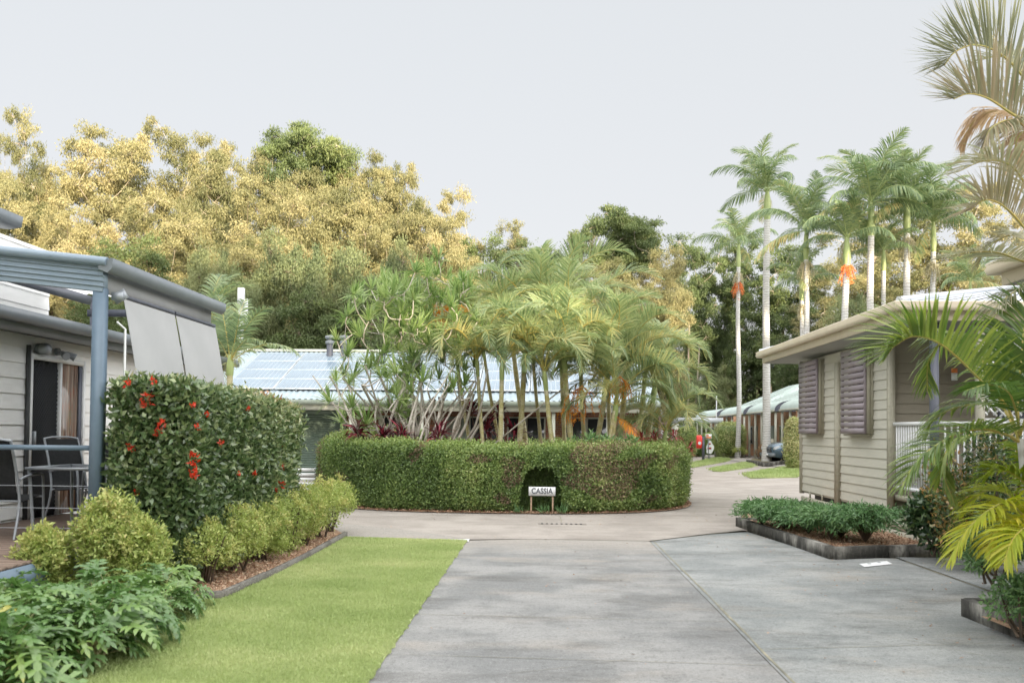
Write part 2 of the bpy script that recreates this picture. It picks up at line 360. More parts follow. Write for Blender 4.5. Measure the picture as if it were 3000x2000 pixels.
def limb(G, a, b, r0, r1, sag=.12, n=6, k=6, mi=0):
    a = np.array(a, float); b = np.array(b, float); m = (a+b)/2; Ld = np.linalg.norm(b-a)
    m = m+rng.normal(size=3)*Ld*sag*.5+np.array([0, 0, -Ld*sag*.4])
    P = catmull([a, m, b], k); G.tube(P, np.linspace(r0, r1, k), n, cap=False, mi=mi); return P

def gum_tree(H, R, ncl, nleaf, leafL=.42, flat=.55, trunk_h=.45, rc=(1.1, 2.0), trunkr=.28, low=.32, tilt=0, multi=1, umbrella=0.0, bias=0.0):
    """returns (trunk Geo, crown Geo): limbs grown to leaf clumps spread through an uneven crown"""
    T = Geo(); C = Geo(); nodes = []
    for q in range(multi):
        top = np.array([rng.normal()*.5+tilt, rng.normal()*.5, H*trunk_h*(1 if q == 0 else .8)])
        b0 = np.array([rng.normal()*.35*(multi > 1), rng.normal()*.35*(multi > 1), -.2])
        top += np.array([(q-(multi-1)/2)*R*.45, 0, 0])
        pts = catmull([b0, b0*.6+top*.4+rng.normal(size=3)*.2, top], 10)
        rr = np.linspace(trunkr, trunkr*.62, 10)*(1 if q == 0 else .75)
        T.tube(pts, rr, 8, cap=False)
        for p, r in zip(pts[4:], rr[4:]): nodes.append((p, r*.8))
    cl = []; tries = 0
    while len(cl) < ncl and tries < 5000:
        tries += 1
        u = rdir(1)[0]; u = u*(np.abs(u)**3.4).sum()**(-1/3.4)*rng.random()**.45; u[:2] *= .92
        z = H*(low+(1-low)/2)+u[2]*H*(1-low)/2
        if umbrella and u[2] < umbrella-1+rng.random()*.8: continue
        p = np.array([u[0]*R+tilt*z/H*2, u[1]*R, z])
        if all(np.linalg.norm((p-q)*np.array([1, 1, 1.3])) > rc[0]*.8 for q in cl): cl.append(p)
    cl.sort(key=lambda p: p[2]+np.hypot(p[0], p[1])*.5)
    for p in cl:
        best = None; bd = 1e9
        for q, r in nodes:
            if q[2] > p[2]-.25: continue
            d = np.linalg.norm(p-q)
            if d < bd: bd = d; best = (q, r)
        if best is None: best = nodes[0]
        q, r = best
        r0 = min(r*.8, .06+.026*bd+.02); r1 = max(.02, r0*.45)
        P = limb(T, q, p, r0, r1, .18, 5)
        for w, rw in zip(P[2:], np.linspace(r0, r1, len(P))[2:]): nodes.append((w, rw))
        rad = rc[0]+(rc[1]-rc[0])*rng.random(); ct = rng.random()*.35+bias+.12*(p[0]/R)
        sub = rng.integers(5, 9)
        for s_ in range(sub):
            off = rdir(1)[0]*rad*(.55+.5*rng.random()); off[2] *= flat
            c2 = p+off; rs = rad*(.30+.42*rng.random())
            tw = np.array([p, (p+c2)/2+rng.normal(size=3)*.08, c2]); T.tube(tw, [r1*.8, r1*.5, .01], 4, cap=False)
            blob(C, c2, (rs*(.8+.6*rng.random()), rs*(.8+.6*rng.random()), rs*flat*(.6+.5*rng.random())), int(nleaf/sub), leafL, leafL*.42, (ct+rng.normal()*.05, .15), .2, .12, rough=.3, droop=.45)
    return T, C

def frond_geo(G, pts, nl, Lmax, wid, vee=.5, droop=.5, tint=(.2, .5), petiole=.16, a0=1.15, a1=.45, rr=.012, mi_leaf=0, mi_r=1, nseg=24, tipw=.35, upv=(0, 0, 1), tangle=.06, side_tint=0.0):
    """a feather palm frond along a curved stalk: nl leaflets a side"""
    C = catmull(pts, nseg); G.tube(C, np.linspace(rr, rr*.25, nseg), 5, .5, mi_r, cap=False)
    t = np.linspace(petiole, .995, nl); idx = t*(nseg-1); i = np.minimum(idx.astype(int), nseg-2); f = (idx-i)[:, None]
    B = C[i]*(1-f)+C[i+1]*f; Tn = norm(C[i+1]-C[i])
    up = np.array(upv, float); S = np.cross(Tn, up)
    bad = np.linalg.norm(S, axis=1) < .12; S[bad] = np.cross(Tn[bad], [0, 1, .01]); S = norm(S)
    for q in range(1, len(S)):
        if np.dot(S[q], S[q-1]) < 0: S[q] = -S[q]
    U = np.cross(S, Tn)
    prof = np.clip(np.sin(np.clip((t-petiole)/(1-petiole), 0, 1)**.75*PI*.86+.22), .05, 1)
    prof = tipw+(1-tipw)*prof; prof[t > .9] *= 1-(t[t > .9]-.9)*5
    al = a0+(a1-a0)*((t-petiole)/(1-petiole))
    for sg in (-1, 1):
        v = vee+rng.normal(size=nl)*.12; a = al+rng.normal(size=nl)*tangle
        d = Tn*np.cos(a)[:, None]+(S*sg*np.cos(v)[:, None]+U*np.sin(v)[:, None])*np.sin(a)[:, None]
        d = norm(d); Ln = (Lmax*prof*(.88+.24*rng.random(nl)))[:, None]
        g = np.array([0, 0, -1.]); dr = droop*(.7+.6*rng.random(nl))[:, None]
        d1 = norm(d+g*dr*.18); d2 = norm(d+g*dr*.7); d3 = norm(d+g*dr*1.5)
        p1 = B+d1*Ln*.3; p2 = p1+d2*Ln*.38; p3 = p2+d3*Ln*.32
        wd = norm(Tn-d*np.sum(Tn*d, 1, keepdims=True)+U*.35+rng.normal(size=(nl, 3))*.15)
        w = wid*(.8+.3*rng.random(nl))[:, None]*np.clip(prof, .5, 1)[:, None]
        V = np.stack([B-wd*w*.25, B+wd*w*.25, p1-wd*w*.5, p1+wd*w*.5, p2-wd*w*.4, p2+wd*w*.4, p3], 1).reshape(-1, 3)
        o = np.arange(nl)[:, None]*7
        Q = np.concatenate([o+np.array([0, 1, 3, 2]), o+np.array([2, 3, 5, 4])]); Tt = o+np.array([4, 5, 6])
        ti = tint[0]+rng.random(nl)*tint[1]+sg*side_tint
        G.add(V, Q, np.concatenate([ti, ti]), mi_leaf); G.n -= len(V); G.V.pop()
        G.add(V, Tt, ti, mi_leaf)
    return G
def arch(L, rise, droop, n=6, tw=0.0):
    """stalk curve in the local XZ plane: leaves at angle 'rise', bends over by 'droop' radians in all"""
    p = np.zeros(3); out = [p.copy()]; a = rise
    for i in range(n):
        st = L/n; p = p+np.array([math.cos(a)*st, tw*st*(i/n)**2, math.sin(a)*st]); out.append(p.copy()); a -= droop*(.5+i/n)/n
    return np.array(out)

def frond_protos(name, specs, mats):
    out = []
    for s in specs:
        G = Geo(); frond_geo(G, **s); me = G.build(name, mats, link=False).data; out.append(me)
    return out
def add_frond(parent, me, loc, az, tilt=0, sc=1, name='frond', roll=0):
    o = bpy.data.objects.new(name, me); COL.objects.link(o); o.parent = parent
    o.matrix_local = Matrix.Translation(loc) @ Matrix.Rotation(az, 4, 'Z') @ Matrix.Rotation(-tilt, 4, 'Y') @ Matrix.Rotation(roll, 4, 'X') @ Matrix.Scale(sc, 4)
    return o

def hedge_leaves(G, P, Nn, L, W, tint, depth=.08, mi=0):
    n = len(P); P = P+Nn*(rng.normal(size=n)*depth)[:, None]+rng.normal(size=(n, 3))*.01
    D = norm(rng.normal(size=(n, 3))+Nn*.7+np.array([0, 0, .35])); N = norm(Nn+rng.normal(size=(n, 3))*.55)
    G.leaves(P, D, N, L*(.6+.7*rng.random(n)), W*(.7+.6*rng.random(n)), tint, mi=mi)
def pnoise(P, sc, seed=0):
    r = np.random.default_rng(seed); out = np.zeros(len(P))
    for k in range(6):
        w = r.normal(size=3)*sc*(1+k*.5); out += np.sin(P@w+r.random()*6.28)/(1+k*.5)
    return out/2.2

def shrub(name, label, cat, loc, r, n, L, W, m, tint=(.25, .5), group=None, lumps=9, seed=0, droop=0, stems=7, mi_twig='twig', up=.3, sprigs=0):
    t = thing(name, label, cat, loc, 0, group)
    G = Geo(); S = Geo(); rx, ry, rz = r
    for k in range(stems):
        a = rng.random()*6.28; e = np.array([math.cos(a)*rx*.6, math.sin(a)*ry*.6, rz*(1.1+.5*rng.random())])
        limb(S, (rng.normal()*rx*.12, rng.normal()*ry*.12, -.03), e, .012+.012*rz, .005, .1, 4)
    for k in range(lumps):
        d = rdir(1, .3)[0]; c = np.array([d[0]*rx*.64, d[1]*ry*.64, rz+d[2]*rz*.58])
        f = .30+.28*rng.random(); ct = tint[0]+rng.normal()*.08
        blob(G, c, (rx*f, ry*f, rz*f*.95), int(n/lumps), L, W, (ct, tint[1]), up, .35, rough=.15, droop=droop)
    for k in range(sprigs):
        a = rng.random()*6.28; q = rng.random()**.5
        b = np.array([math.cos(a)*rx*.95*q, math.sin(a)*ry*.95*q, rz*(1.85-.75*q*q)])
        for j in range(3): blob(G, b+rng.normal(size=3)*rx*.06+np.array([0, 0, j*L*.5]), (L*.8, L*.8, L*.8), 16, L, W, (tint[0]+.25, tint[1]), .6, .3)
    S.build('stem', MT[mi_twig], t); G.build('foliage', MT[m], t)
    return t

def lobed_leaf_mesh(mats_leaf, mat_st, n_lobes=6, L=.42, stalk=.5):
    """xanadu leaf: arching stalk and a deeply fingered blade (local +X outwards)"""
    G = Geo(); S = arch(stalk, 1.15, .9, 5); G.tube(S, np.linspace(.006, .004, len(S)), 4, .3, 1, cap=False)
    e = S[-1]; mid = [e+np.array([math.cos(a_)*L*t, 0, math.sin(a_)*L*t]) for t, a_ in ((0, .2), (.35, .1), (.7, -.15), (1, -.4))]
    M = catmull(mid, 12); tn = norm(np.gradient(M, axis=0))
    for i in range(11):
        w = L*.10*(1-i/11*.5)
        for sg in (-1, 1):
            G.add([M[i], M[i+1], M[i+1]+[0, sg*w, .008], M[i]+[0, sg*w, .008]], [[0, 1, 2, 3]], .45)
    for k in range(n_lobes):
        f = k/(n_lobes-1); i = int(f*9); Lb = L*(.42-.24*abs(f-.3)-.08*f)
        for sg in (-1, 1):
            ang = 1.75-f*1.15; d = tn[i]*math.cos(ang)+np.array([0, sg, .12])*math.sin(ang); d = norm(d); p = M[i]+np.array([0, sg*L*.05, .004])
            wv = norm(np.cross(d, [0, 0, 1.])); w = L*.062
            d2 = norm(d+tn[i]*.35+np.array([0, 0, -.45]))
            q = p+d*Lb*.55
            G.add([p-wv*w*.7, p+wv*w*.7, q+wv*w, q-wv*w, q+d2*Lb*.5], [[0, 1, 2, 3]], .5); G.n -= 5; G.V.pop()
            G.add([p-wv*w*.7, p+wv*w*.7, q+wv*w, q-wv*w, q+d2*Lb*.5], [[3, 2, 4]], .5)
    w = L*.07; a, b = M[-2], M[-1]
    G.add([a+[0, w, 0], a-[0, w, 0], b+(b-a)*1.2], [[0, 1, 2]], .6)
    return G
def merge_xf(G, src, M3, loc, dt=0.0):
    """append a transformed copy of another Geo"""
    V = np.vstack(src.V)@np.array(M3).T+np.array(loc)
    b = G.n; G.V.append(V); G.n += len(V)
    for q, t, m in zip(src.Q, src.qt, src.qm): G.Q.append(q+b); G.qt.append(t+dt); G.qm.append(m)
    for q, t, m in zip(src.T, src.tt, src.tm): G.T.append(q+b); G.tt.append(t+dt); G.tm.append(m)
def rotm(az, tilt=0, roll=0, sc=1):
    return np.array((Matrix.Rotation(az, 3, 'Z') @ Matrix.Rotation(-tilt, 3, 'Y') @ Matrix.Rotation(roll, 3, 'X')))*sc
# ------------------------------------------------------------ light, sky
SUN_EL = math.radians(10.5); SUN_DIR = Vector((.45*math.cos(SUN_EL), -.89*math.cos(SUN_EL), math.sin(SUN_EL))).normalized()
w = bpy.data.worlds.new('World'); SC.world = w; w.use_nodes = True
N = w.node_tree.nodes; L = w.node_tree.links; bg = N['Background']
sky = N.new('ShaderNodeTexSky'); sky.sky_type = 'NISHITA'; sky.sun_disc = False
sky.sun_elevation = SUN_EL; sky.sun_rotation = math.atan2(SUN_DIR.x, SUN_DIR.y); sky.dust_density = 2.0; sky.air_density = 1.0
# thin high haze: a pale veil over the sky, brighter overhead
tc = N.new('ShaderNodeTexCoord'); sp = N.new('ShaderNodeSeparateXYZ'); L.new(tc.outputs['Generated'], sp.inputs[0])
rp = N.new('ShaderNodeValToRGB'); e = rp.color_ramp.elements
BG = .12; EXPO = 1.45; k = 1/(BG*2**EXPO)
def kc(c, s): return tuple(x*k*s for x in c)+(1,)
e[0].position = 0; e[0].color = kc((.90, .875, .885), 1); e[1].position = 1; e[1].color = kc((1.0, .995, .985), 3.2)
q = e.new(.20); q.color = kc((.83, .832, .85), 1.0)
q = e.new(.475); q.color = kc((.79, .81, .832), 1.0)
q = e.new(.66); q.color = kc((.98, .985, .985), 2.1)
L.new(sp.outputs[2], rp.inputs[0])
# the glow of the low sun fills the half of the sky behind the viewpoint
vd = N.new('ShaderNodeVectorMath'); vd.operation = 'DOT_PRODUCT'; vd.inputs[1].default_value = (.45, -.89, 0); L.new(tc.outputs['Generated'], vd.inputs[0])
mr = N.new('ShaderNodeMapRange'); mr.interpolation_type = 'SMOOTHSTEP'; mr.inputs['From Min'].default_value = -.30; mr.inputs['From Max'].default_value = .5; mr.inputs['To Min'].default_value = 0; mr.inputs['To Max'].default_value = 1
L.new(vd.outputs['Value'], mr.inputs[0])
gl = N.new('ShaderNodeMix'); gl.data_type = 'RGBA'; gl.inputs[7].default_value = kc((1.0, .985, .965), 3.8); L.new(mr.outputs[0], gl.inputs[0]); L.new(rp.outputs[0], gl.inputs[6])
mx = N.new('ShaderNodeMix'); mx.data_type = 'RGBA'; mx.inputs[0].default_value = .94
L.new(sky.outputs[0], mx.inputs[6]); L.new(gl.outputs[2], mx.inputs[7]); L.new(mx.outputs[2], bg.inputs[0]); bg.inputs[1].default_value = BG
sd = bpy.data.lights.new('sun', 'SUN'); sd.energy = 5.0; sd.angle = math.radians(.5); sd.color = (1.0, .83, .58)
so = bpy.data.objects.new('sun', sd); COL.objects.link(so); so.rotation_euler = SUN_DIR.to_track_quat('Z', 'Y').to_euler()
SC.view_settings.view_transform = 'Standard'; SC.view_settings.look = 'None'; SC.view_settings.exposure = EXPO; SC.view_settings.gamma = 1
SC.render.engine = 'CYCLES'; SC.cycles.use_denoising = True; SC.cycles.max_bounces = 8; SC.cycles.transparent_max_bounces = 8
SC.cycles.sample_clamp_indirect = 8
try: SC.cycles.denoiser = 'OPENIMAGEDENOISE'
except Exception: pass
SC.render.use_persistent_data = False

# ------------------------------------------------------------ ground and paving
def flat(name, pts, z, m, kind='structure', thick=0):
    G = Geo(); pts = [(p[0], p[1]) for p in pts]
    if thick:
        n = len(pts); V = [(x, y, z) for x, y in pts]+[(x, y, z-thick) for x, y in pts]
        c = np.mean(np.array(pts), 0)
        G.add([(x, y, z) for x, y in pts]+[(c[0], c[1], z)], [[i, (i+1) % n, n] for i in range(n)])
        G.add(V, [[i, n+i, n+(i+1) % n, (i+1) % n] for i in range(n)])
    else:
        from mathutils.geometry import tessellate_polygon
        G.add([(x, y, z) for x, y in pts], [list(t_) for t_ in tessellate_polygon([[Vector((x, y, 0)) for x, y in pts]])])
    o = G.build(name, m); 
    if kind: o['kind'] = kind
    return o
# terrain: one sheet to the horizon, with an unseen rise added to shade the park
xs = np.concatenate([np.linspace(-700, -110, 9), np.linspace(-100, 150, 51), np.linspace(170, 700, 8)])
ys = np.concatenate([np.linspace(-500, -130, 7), np.linspace(-122, -14, 28), np.linspace(-6, 110, 12), np.linspace(130, 900, 12)])
X, Y = np.meshgrid(xs, ys)
def sm(t): t = np.clip(t, 0, 1); return t*t*(3-2*t)
def shade_rise_z(X, Y):      # unseen rise added behind the viewpoint to block sun, higher to the right
    return sm((-Y-22)/32)*sm((Y+125)/30)*(19-8*sm((X-43)/5)*(1-sm((X-59)/4))+12*sm((X-61)/6))*sm((X+95)/30)*sm((104-X)/12)
Z = -.03+shade_rise_z(X, Y)
G = Geo(); ny, nx = X.shape; i = np.arange(ny-1)[:, None]*nx+np.arange(nx-1)[None]
G.add(np.stack([X, Y, Z], -1), np.stack([i, i+1, i+nx+1, i+nx], -1).reshape(-1, 4))
g = G.build('ground', MT['soil'], smooth=True); g['kind'] = 'structure'

road = [(-11, 13.1), (-1.35, 13.1), (-1.1, 13.2), (-.2, 13.4), (1.6, 13.35), (2.7, 14.45), (3.3, 14.95), (5.3, 15.4), (5.3, 20), (13.8, 20.2), (13.8, 90), (3, 90), (-11, 40)]
road = [(x+0, y) for x, y in road]
flat('ring_road', road, 0, MT['ring'])
flat('driveway', [(-1.12, -2), (1.596, -2), (1.598, 13.28), (-.2, 13.33), (-1.09, 13.05)], .004, MT['drive'])
flat('side_slab', [(1.604, -2), (9, -2), (9, 8.0), (4.63, 9.0), (4.63, 11.8), (3.75, 11.8), (3.38, 14.75), (2.7, 14.3), (1.604, 13.25)], .004, MT['slab'])
flat('cabin_path', [(4.66, 9.1), (9, 8.1), (9, 11.9), (4.66, 11.9)], .008, MT['slab'])
# joints
J = Geo()
def joint(a, b, wd=.011, z=.0085, wob=.012):
    n = max(3, int(np.hypot(b[0]-a[0], b[1]-a[1])/.3)); P = np.linspace(a, b, n); d = norm(np.array([b[0]-a[0], b[1]-a[1]], float)); s = np.array([-d[1], d[0]])
    wb = np.cumsum(rng.normal(size=n))*wob*.3; ws = wd*(.5+.9*rng.random(n))
    for i in range(n-1):
        p, q = P[i]+s*wb[i], P[i+1]+s*wb[i+1]
        J.poly([(*(p-s*ws[i]/2), z), (*(q-s*ws[i+1]/2), z), (*(q+s*ws[i+1]/2), z), (*(p+s*ws[i]/2), z)])
joint((1.6, -1), (1.6, 13.25), .017); joint((-1.1, 13.12), (1.6, 13.36), .003)
for yy, x1 in ((10.05, 1.6), (7.7, 1.6), (6.3, 1.6)): joint((-1.1, yy+.05), (x1, yy-.05), .006)
for yy in (11.9, 9.35, 6.7): joint((1.63, yy), (3.6, yy+.35), .006)
joint((4.645, 9.05), (4.645, 11.5), .02); joint((1.6, 13.3), (3.3, 14.9), .012)
joint((.35, 15.9), (.35, 17.1), .012)
for a, b in (((-.9, 9.2), (.3, 8.9)), ((2.3, 10.4), (3.1, 9.2)), ((3.0, 9.3), (4.2, 9.6)), ((-.2, 5.9), (.7, 6.4)), ((2.6, 7.4), (3.3, 6.6)), ((-3.0, 16.2), (-1.0, 16.6)), ((2.2, 16.6), (4.0, 17.8))): joint(a, b, .004, wob=.09)
j = J.build('paving_joint', mat('joint dirt', (.15, .145, .11), (.30, .28, .21), 4, .95)); j['kind'] = 'structure'
# kerb strip behind the lawn, tan path edge
flat('path', [(-2.95, 13.15), (-1.12, 12.95), (-1.05, 13.25), (-2.2, 14.3), (-3.6, 15.3), (-4.6, 14.8)], .006, MT['drive'])
# lawn
lawn = [(-9, 2), (-1.14, 2), (-1.12, 12.93), (-2.95, 13.12), (-3.02, 8.4), (-3.4, 8.15), (-9, 8.0)]
flat('lawn', [(-9, -2), (-1.09, -2), (-1.09, 12.93), (-2.93, 13.12), (-2.97, 8.3), (-9, 8.3)], .015, MT['turf'], thick=.05)
def grassmesh(name, n, xr, yr, test=None, h=.035, w=.006):
    G = Geo(); u = rng.random((n, 3))
    y = yr[0]+(yr[1]-yr[0])*u[:, 1]**1.3; P = np.stack([xr[0]+(xr[1]-xr[0])*u[:, 0], y, np.full(n, .012)], -1)
    if test is not None: P = P[test(P)]
    n = len(P); D = norm(np.stack([rng.normal(size=n)*.45, rng.normal(size=n)*.45, np.ones(n)], -1)); N_ = rdir(n)
    c = pnoise(P, 1.1, 3)*.20+pnoise(P, 4, 5)*.13+.42
    G.leaves(P, D, N_, h*(.5+rng.random(n)), w*(1+P[:, 1]*.06), c+pnoise(P, .5, 11)*.12+rng.random(n)*.3-.05, .1)
    o = G.build(name, MT['grass']); o['kind'] = 'stuff'; return o
def lawntest(P):
    e = -1.085+.010*np.sin(P[:, 1]*9)+.012*np.sin(P[:, 1]*31)
    return (P[:, 0] < e) & ((P[:, 0] > -2.97) | (P[:, 1] < 8.2)) & (P[:, 1] < 13.08+(-P[:, 0]-1.12)*.1-.15)
grassmesh('grass', 330000, (-4.2, -1.06), (4.4, 13.1), lawntest, .026)

# planting bed on the left (mulch) with timber edging
flat('mulch_bed', [(-9, 3.0), (-3.6, 4.5), (-3.3, 6.6), (-3.45, 8.2), (-2.98, 8.4), (-2.95, 13.3), (-3.6, 14.8), (-9, 14.8)], .03, MT['mulch'], 'stuff')
def chips(name, n, poly, z, s=.035):
    poly = np.array(poly); lo, hi = poly.min(0), poly.max(0); P = lo+(hi-lo)*rng.random((n*3, 2))
    ins = np.zeros(len(P), bool); k = len(poly)
    for i in range(k):
        a, b = poly[i], poly[(i+1) % k]
        c = ((a[1] > P[:, 1]) != (b[1] > P[:, 1])) & (P[:, 0] < (b[0]-a[0])*(P[:, 1]-a[1])/(b[1]-a[1]+1e-12)+a[0]); ins ^= c
    P = P[ins][:n]; m = len(P); G = Geo(); D = rdir(m); D[:, 2] *= .35
    G.leaves(np.c_[P, z+rng.random(m)*.02], D, rdir(m, 2), s*(.5+rng.random(m)), s*.4, rng.random(m), .05)
    o = G.build(name, MT['chips']); o['kind'] = 'stuff'; return o
chips('mulch', 5000, [(-3.6, 8.2), (-2.98, 8.4), (-2.96, 13.2), (-3.5, 13.4)], .035)
def edging(name, label, pts, h, wd, mtop, z0=-.02, group=None, seg=1.2):
    t = thing(name, label, 'garden edging', (pts[0][0], pts[0][1], 0), 0, group)
    o0 = np.array([pts[0][0], pts[0][1]]); G = Geo(); n = len(pts)
    for i in range(n-1):
        a, b = np.array(pts[i], float)-o0, np.array(pts[i+1], float)-o0; Ld = np.linalg.norm(b-a); k = max(1, int(round(Ld/seg)))
        for q in range(k):
            p, r = a+(b-a)*q/k, a+(b-a)*(q+1)/k; d = norm(r-p); hh = h+rng.normal()*.004
            G.bar((*(p+d*.004), (hh+z0)/2), (*(r-d*.004), (hh+z0)/2), wd, hh-z0)
    G.build('sleeper', MT[mtop], t)
    return t, G
edging('timber_edging', 'low weathered timber edging between the lawn and the mulch bed', [(-3.55, 8.2), (-2.98, 8.3), (-2.93, 9.4), (-2.90, 11), (-2.93, 13.25)], .085, .05, 'timber')
# right bed and its concrete edging
E1, E2, E3, E4 = gr(2160, 1541), gr(2440, 1638), gr(2597, 1632), gr(2760, 1626)
bed = [E1, E2, E3, E4, (5.6, E4[1]+.2), (5.6, 17.5), (3.9, 17.2), (E1[0]+.1, E1[1]+.3)]
flat('garden_bed', bed, .10, MT['mulch'], 'stuff')
chips('leaf_litter', 5200, [(E1[0]+.1, E1[1]), (E2[0]+.1, E2[1]+.1), (E3[0], E3[1]+.1), (5.4, E4[1]+.15), (5.4, 14.5)], .105, .04)
t, _ = edging('concrete_edging', 'mould stained raised edging round the ferny bed by the beige cabin', [(5.3, E1[1]+.15), (E1[0]+.03, E1[1]+.05), (E1[0]*.55+E2[0]*.45+.02, E1[1]*.55+E2[1]*.45), E2, E3, (E4[0], E4[1])], .155, .10, 'edge', group='raised bed edgings')
flat('soil_bed', [(3.68, 7.6), (9, 8.1), (9, 3), (3.72, 3)], .10, MT['mulch'], 'stuff')
chips('bark_litter', 4200, [(3.74, 7.5), (6.5, 7.75), (6.5, 5.5), (3.76, 5.5)], .105, .04)
t, _ = edging('concrete_edging', 'dark mould stained edging corner at the lower right by the driveway', [(8, gr(2818, 1804)[1]+.4), (gr(2818, 1804)[0]+.04, gr(2818, 1804)[1]), (gr(3000, 1880)[0]+.05, gr(3000, 1880)[1]), (gr(3000, 1880)[0]+.1, 2.5)], .155, .10, 'edge', group='raised bed edgings')
# far grass strips
def strip(px, z=.02):
    return [gr(x, y, z) for x, y in px]
def c5(x, y): return (1950+x/3.92, 1000+y/3.92)
GS = [[c5(300, 1448), c5(290, 1400), c5(600, 1336), c5(745, 1350), c5(690, 1378)],
      [c5(530, 1466), c5(960, 1388), c5(1010, 1440), c5(640, 1492), c5(540, 1486)],
      [c5(900, 1528), c5(1395, 1446), c5(1520, 1478), c5(1520, 1556), c5(980, 1568)],
      [c5(1380, 1752), c5(1560, 1735), c5(1560, 1790)]]
for p in GS[:3]:
    flat('grass_verge', strip(p), .03, MT['verge'], thick=.06)
flat('grass_verge', [(4.9, 18.7), (6.5, 18.8), (6.5, 19.6), (5.0, 19.3)], .02, MT['verge'])
G = Geo()
for p in GS[:3]:
    q = np.array(strip(p)); lo, hi = q.min(0), q.max(0); P = lo+(hi-lo)*rng.random((26000, 2)); ins = np.zeros(len(P), bool); m_ = len(q)
    for i in range(m_):
        a, b = q[i], q[(i+1) % m_]; ins ^= ((a[1] > P[:, 1]) != (b[1] > P[:, 1])) & (P[:, 0] < (b[0]-a[0])*(P[:, 1]-a[1])/(b[1]-a[1]+1e-12)+a[0])
    P = P[ins]; m_ = len(P); P = np.c_[P+rng.normal(size=(m_, 2))*.12, np.full(m_, .03)]; G.leaves(P, norm(np.c_[rng.normal(size=(m_, 2))*.5, np.ones(m_)]), rdir(m_), .09*(.5+rng.random(m_)), .03, .05+pnoise(P, .8, 2)*.2+.35*rng.random(m_))
o = G.build('verge_grass', MT['grass']); o['kind'] = 'stuff'

# white painted plates on the paving, drain grate
def cam_quad(px, z): return [(*gr(x, y, z), z) for x, y in px]
G = Geo(); G.poly(cam_quad([(1322, 1579), (1376, 1578), (1372, 1586), (1324, 1586)], .012)); tag(G.build('painted_plate', MT['white']), 'white painted marker plate at the far corner of the lawn', 'marker plate')
t = thing('number_plate_marking', 'white painted marker with faint dark figures on the concrete by the raised bed', 'marker plate', (*gr(2565, 1650), 0))
o = np.array([*gr(2565, 1650), 0])
def crp(x, y): return (2100+x/2.613, 1400+y/2.613)
G = Geo(); G.poly([np.array(p)-o for p in cam_quad([crp(1090, 655), crp(1300, 632), crp(1345, 655), crp(1130, 678)], .012)]); G.build('panel', MT['white'], t)
G = Geo()
for a, b, c, d in ((1150, 650, 1178, 655), (1228, 641, 1252, 646)):
    G.poly([np.array(p)-o for p in cam_quad([crp(a, b), crp(c, b), crp(c+6, d), crp(a+6, d)], .016)])
G.build('figures', MT['gutgrey'], t)
t = thing('drain_grate', 'slotted drain grate set in the tan road before the hedge', 'drain', (.36, 15.6, 0))
G = Geo(); G.box(-.42, .42, -.10, .10, .001, .004); G.build('frame', MT['ring'], t)
G = Geo()
for k in range(9): G.box(-.37+k*.085, -.335+k*.085, -.07, .07, .0045, .008)
G.build('slot', MT['black'], t)

# leaf litter blown about the paving
n = 1500; P = np.c_[rng.random(n)*9.5-4.6, 5+rng.random(n)*13.5]; k_ = (P[:, 0] > -1.0) | (P[:, 1] > 13.6); P = P[k_]
e_ = np.minimum(np.abs(P[:, 0]-3.3), np.abs(P[:, 1]-17)); P = P[rng.random(len(P)) < np.clip(.9*np.exp(-e_*1.3)+.10, 0, 1)]; n = len(P)
D = rdir(n); D[:, 2] *= .15; G = Geo(); G.leaves(np.c_[P, .014+.008*rng.random(n)], D, rdir(n, 3), .03*(.5+rng.random(n)), .012, rng.random(n)*.7, .1)
o = G.build('scattered_leaves', MT['chips']); o['kind'] = 'stuff'
# ------------------------------------------------------------ left cabin and covered deck
def boards(G, a, b, z0, z1, pitch, nrm, proud=.016, tint=.5, mi=0):
    """lapped weatherboards from a to b (xy) facing nrm"""
    a = np.array(a, float); b = np.array(b, float); n = np.array(nrm, float); z = z0
    while z < z1-1e-4:
        zt = min(z+pitch, z1)
        lo = n*proud; hi = n*.002
        p = [(*(a+lo), z), (*(b+lo), z), (*(b+hi), zt), (*(a+hi), zt)]
        G.poly(p, tint, mi); G.poly([(*a, z), (*b, z), (*(b+lo), z), (*(a+lo), z)], tint, mi); z = zt
def wallbox(G, x0, x1, y0, y1, z0, z1, mi=0): G.box(x0, x1, y0, y1, z0, z1, .5, mi)
WX = -6.4; DK = .46
cab = thing('white_cabin', 'white weatherboard cabin with sliding screen door behind the covered deck', 'cabin', (WX, 11, 0))
O = Vector((WX, 11, 0))
class Rel(Geo):
    """collector whose coordinates are world positions, stored relative to an origin"""
    def __init__(s, o): super().__init__(); s.o = np.array(o)
    def build(s, *a, **k):
        s.V = [v-s.o for v in s.V]; return super().build(*a, **k)
G = Rel(O); wallbox(G, -10.5, WX-.02, 4.5, 16.5, .15, 2.78); boards(G, (WX-.02, 4.5), (WX-.02, 16.5), .3, 2.78, .19, (1, 0), .02)
boards(G, (-10.5, 16.52), (WX-.02, 16.52), .3, 2.78, .19, (0, 1)); G.build('wall', MT['lwall'], cab)
G = Rel(O); G.extrude([(-6.0, 2.92), (-6.0, 2.95), (-10.6, 3.35), (-10.6, 3.28)], 4, 17, 'y'); 
G.V[-1:] = G.V[-1:]; r = G.build('roof', MT['roofdark'], cab)
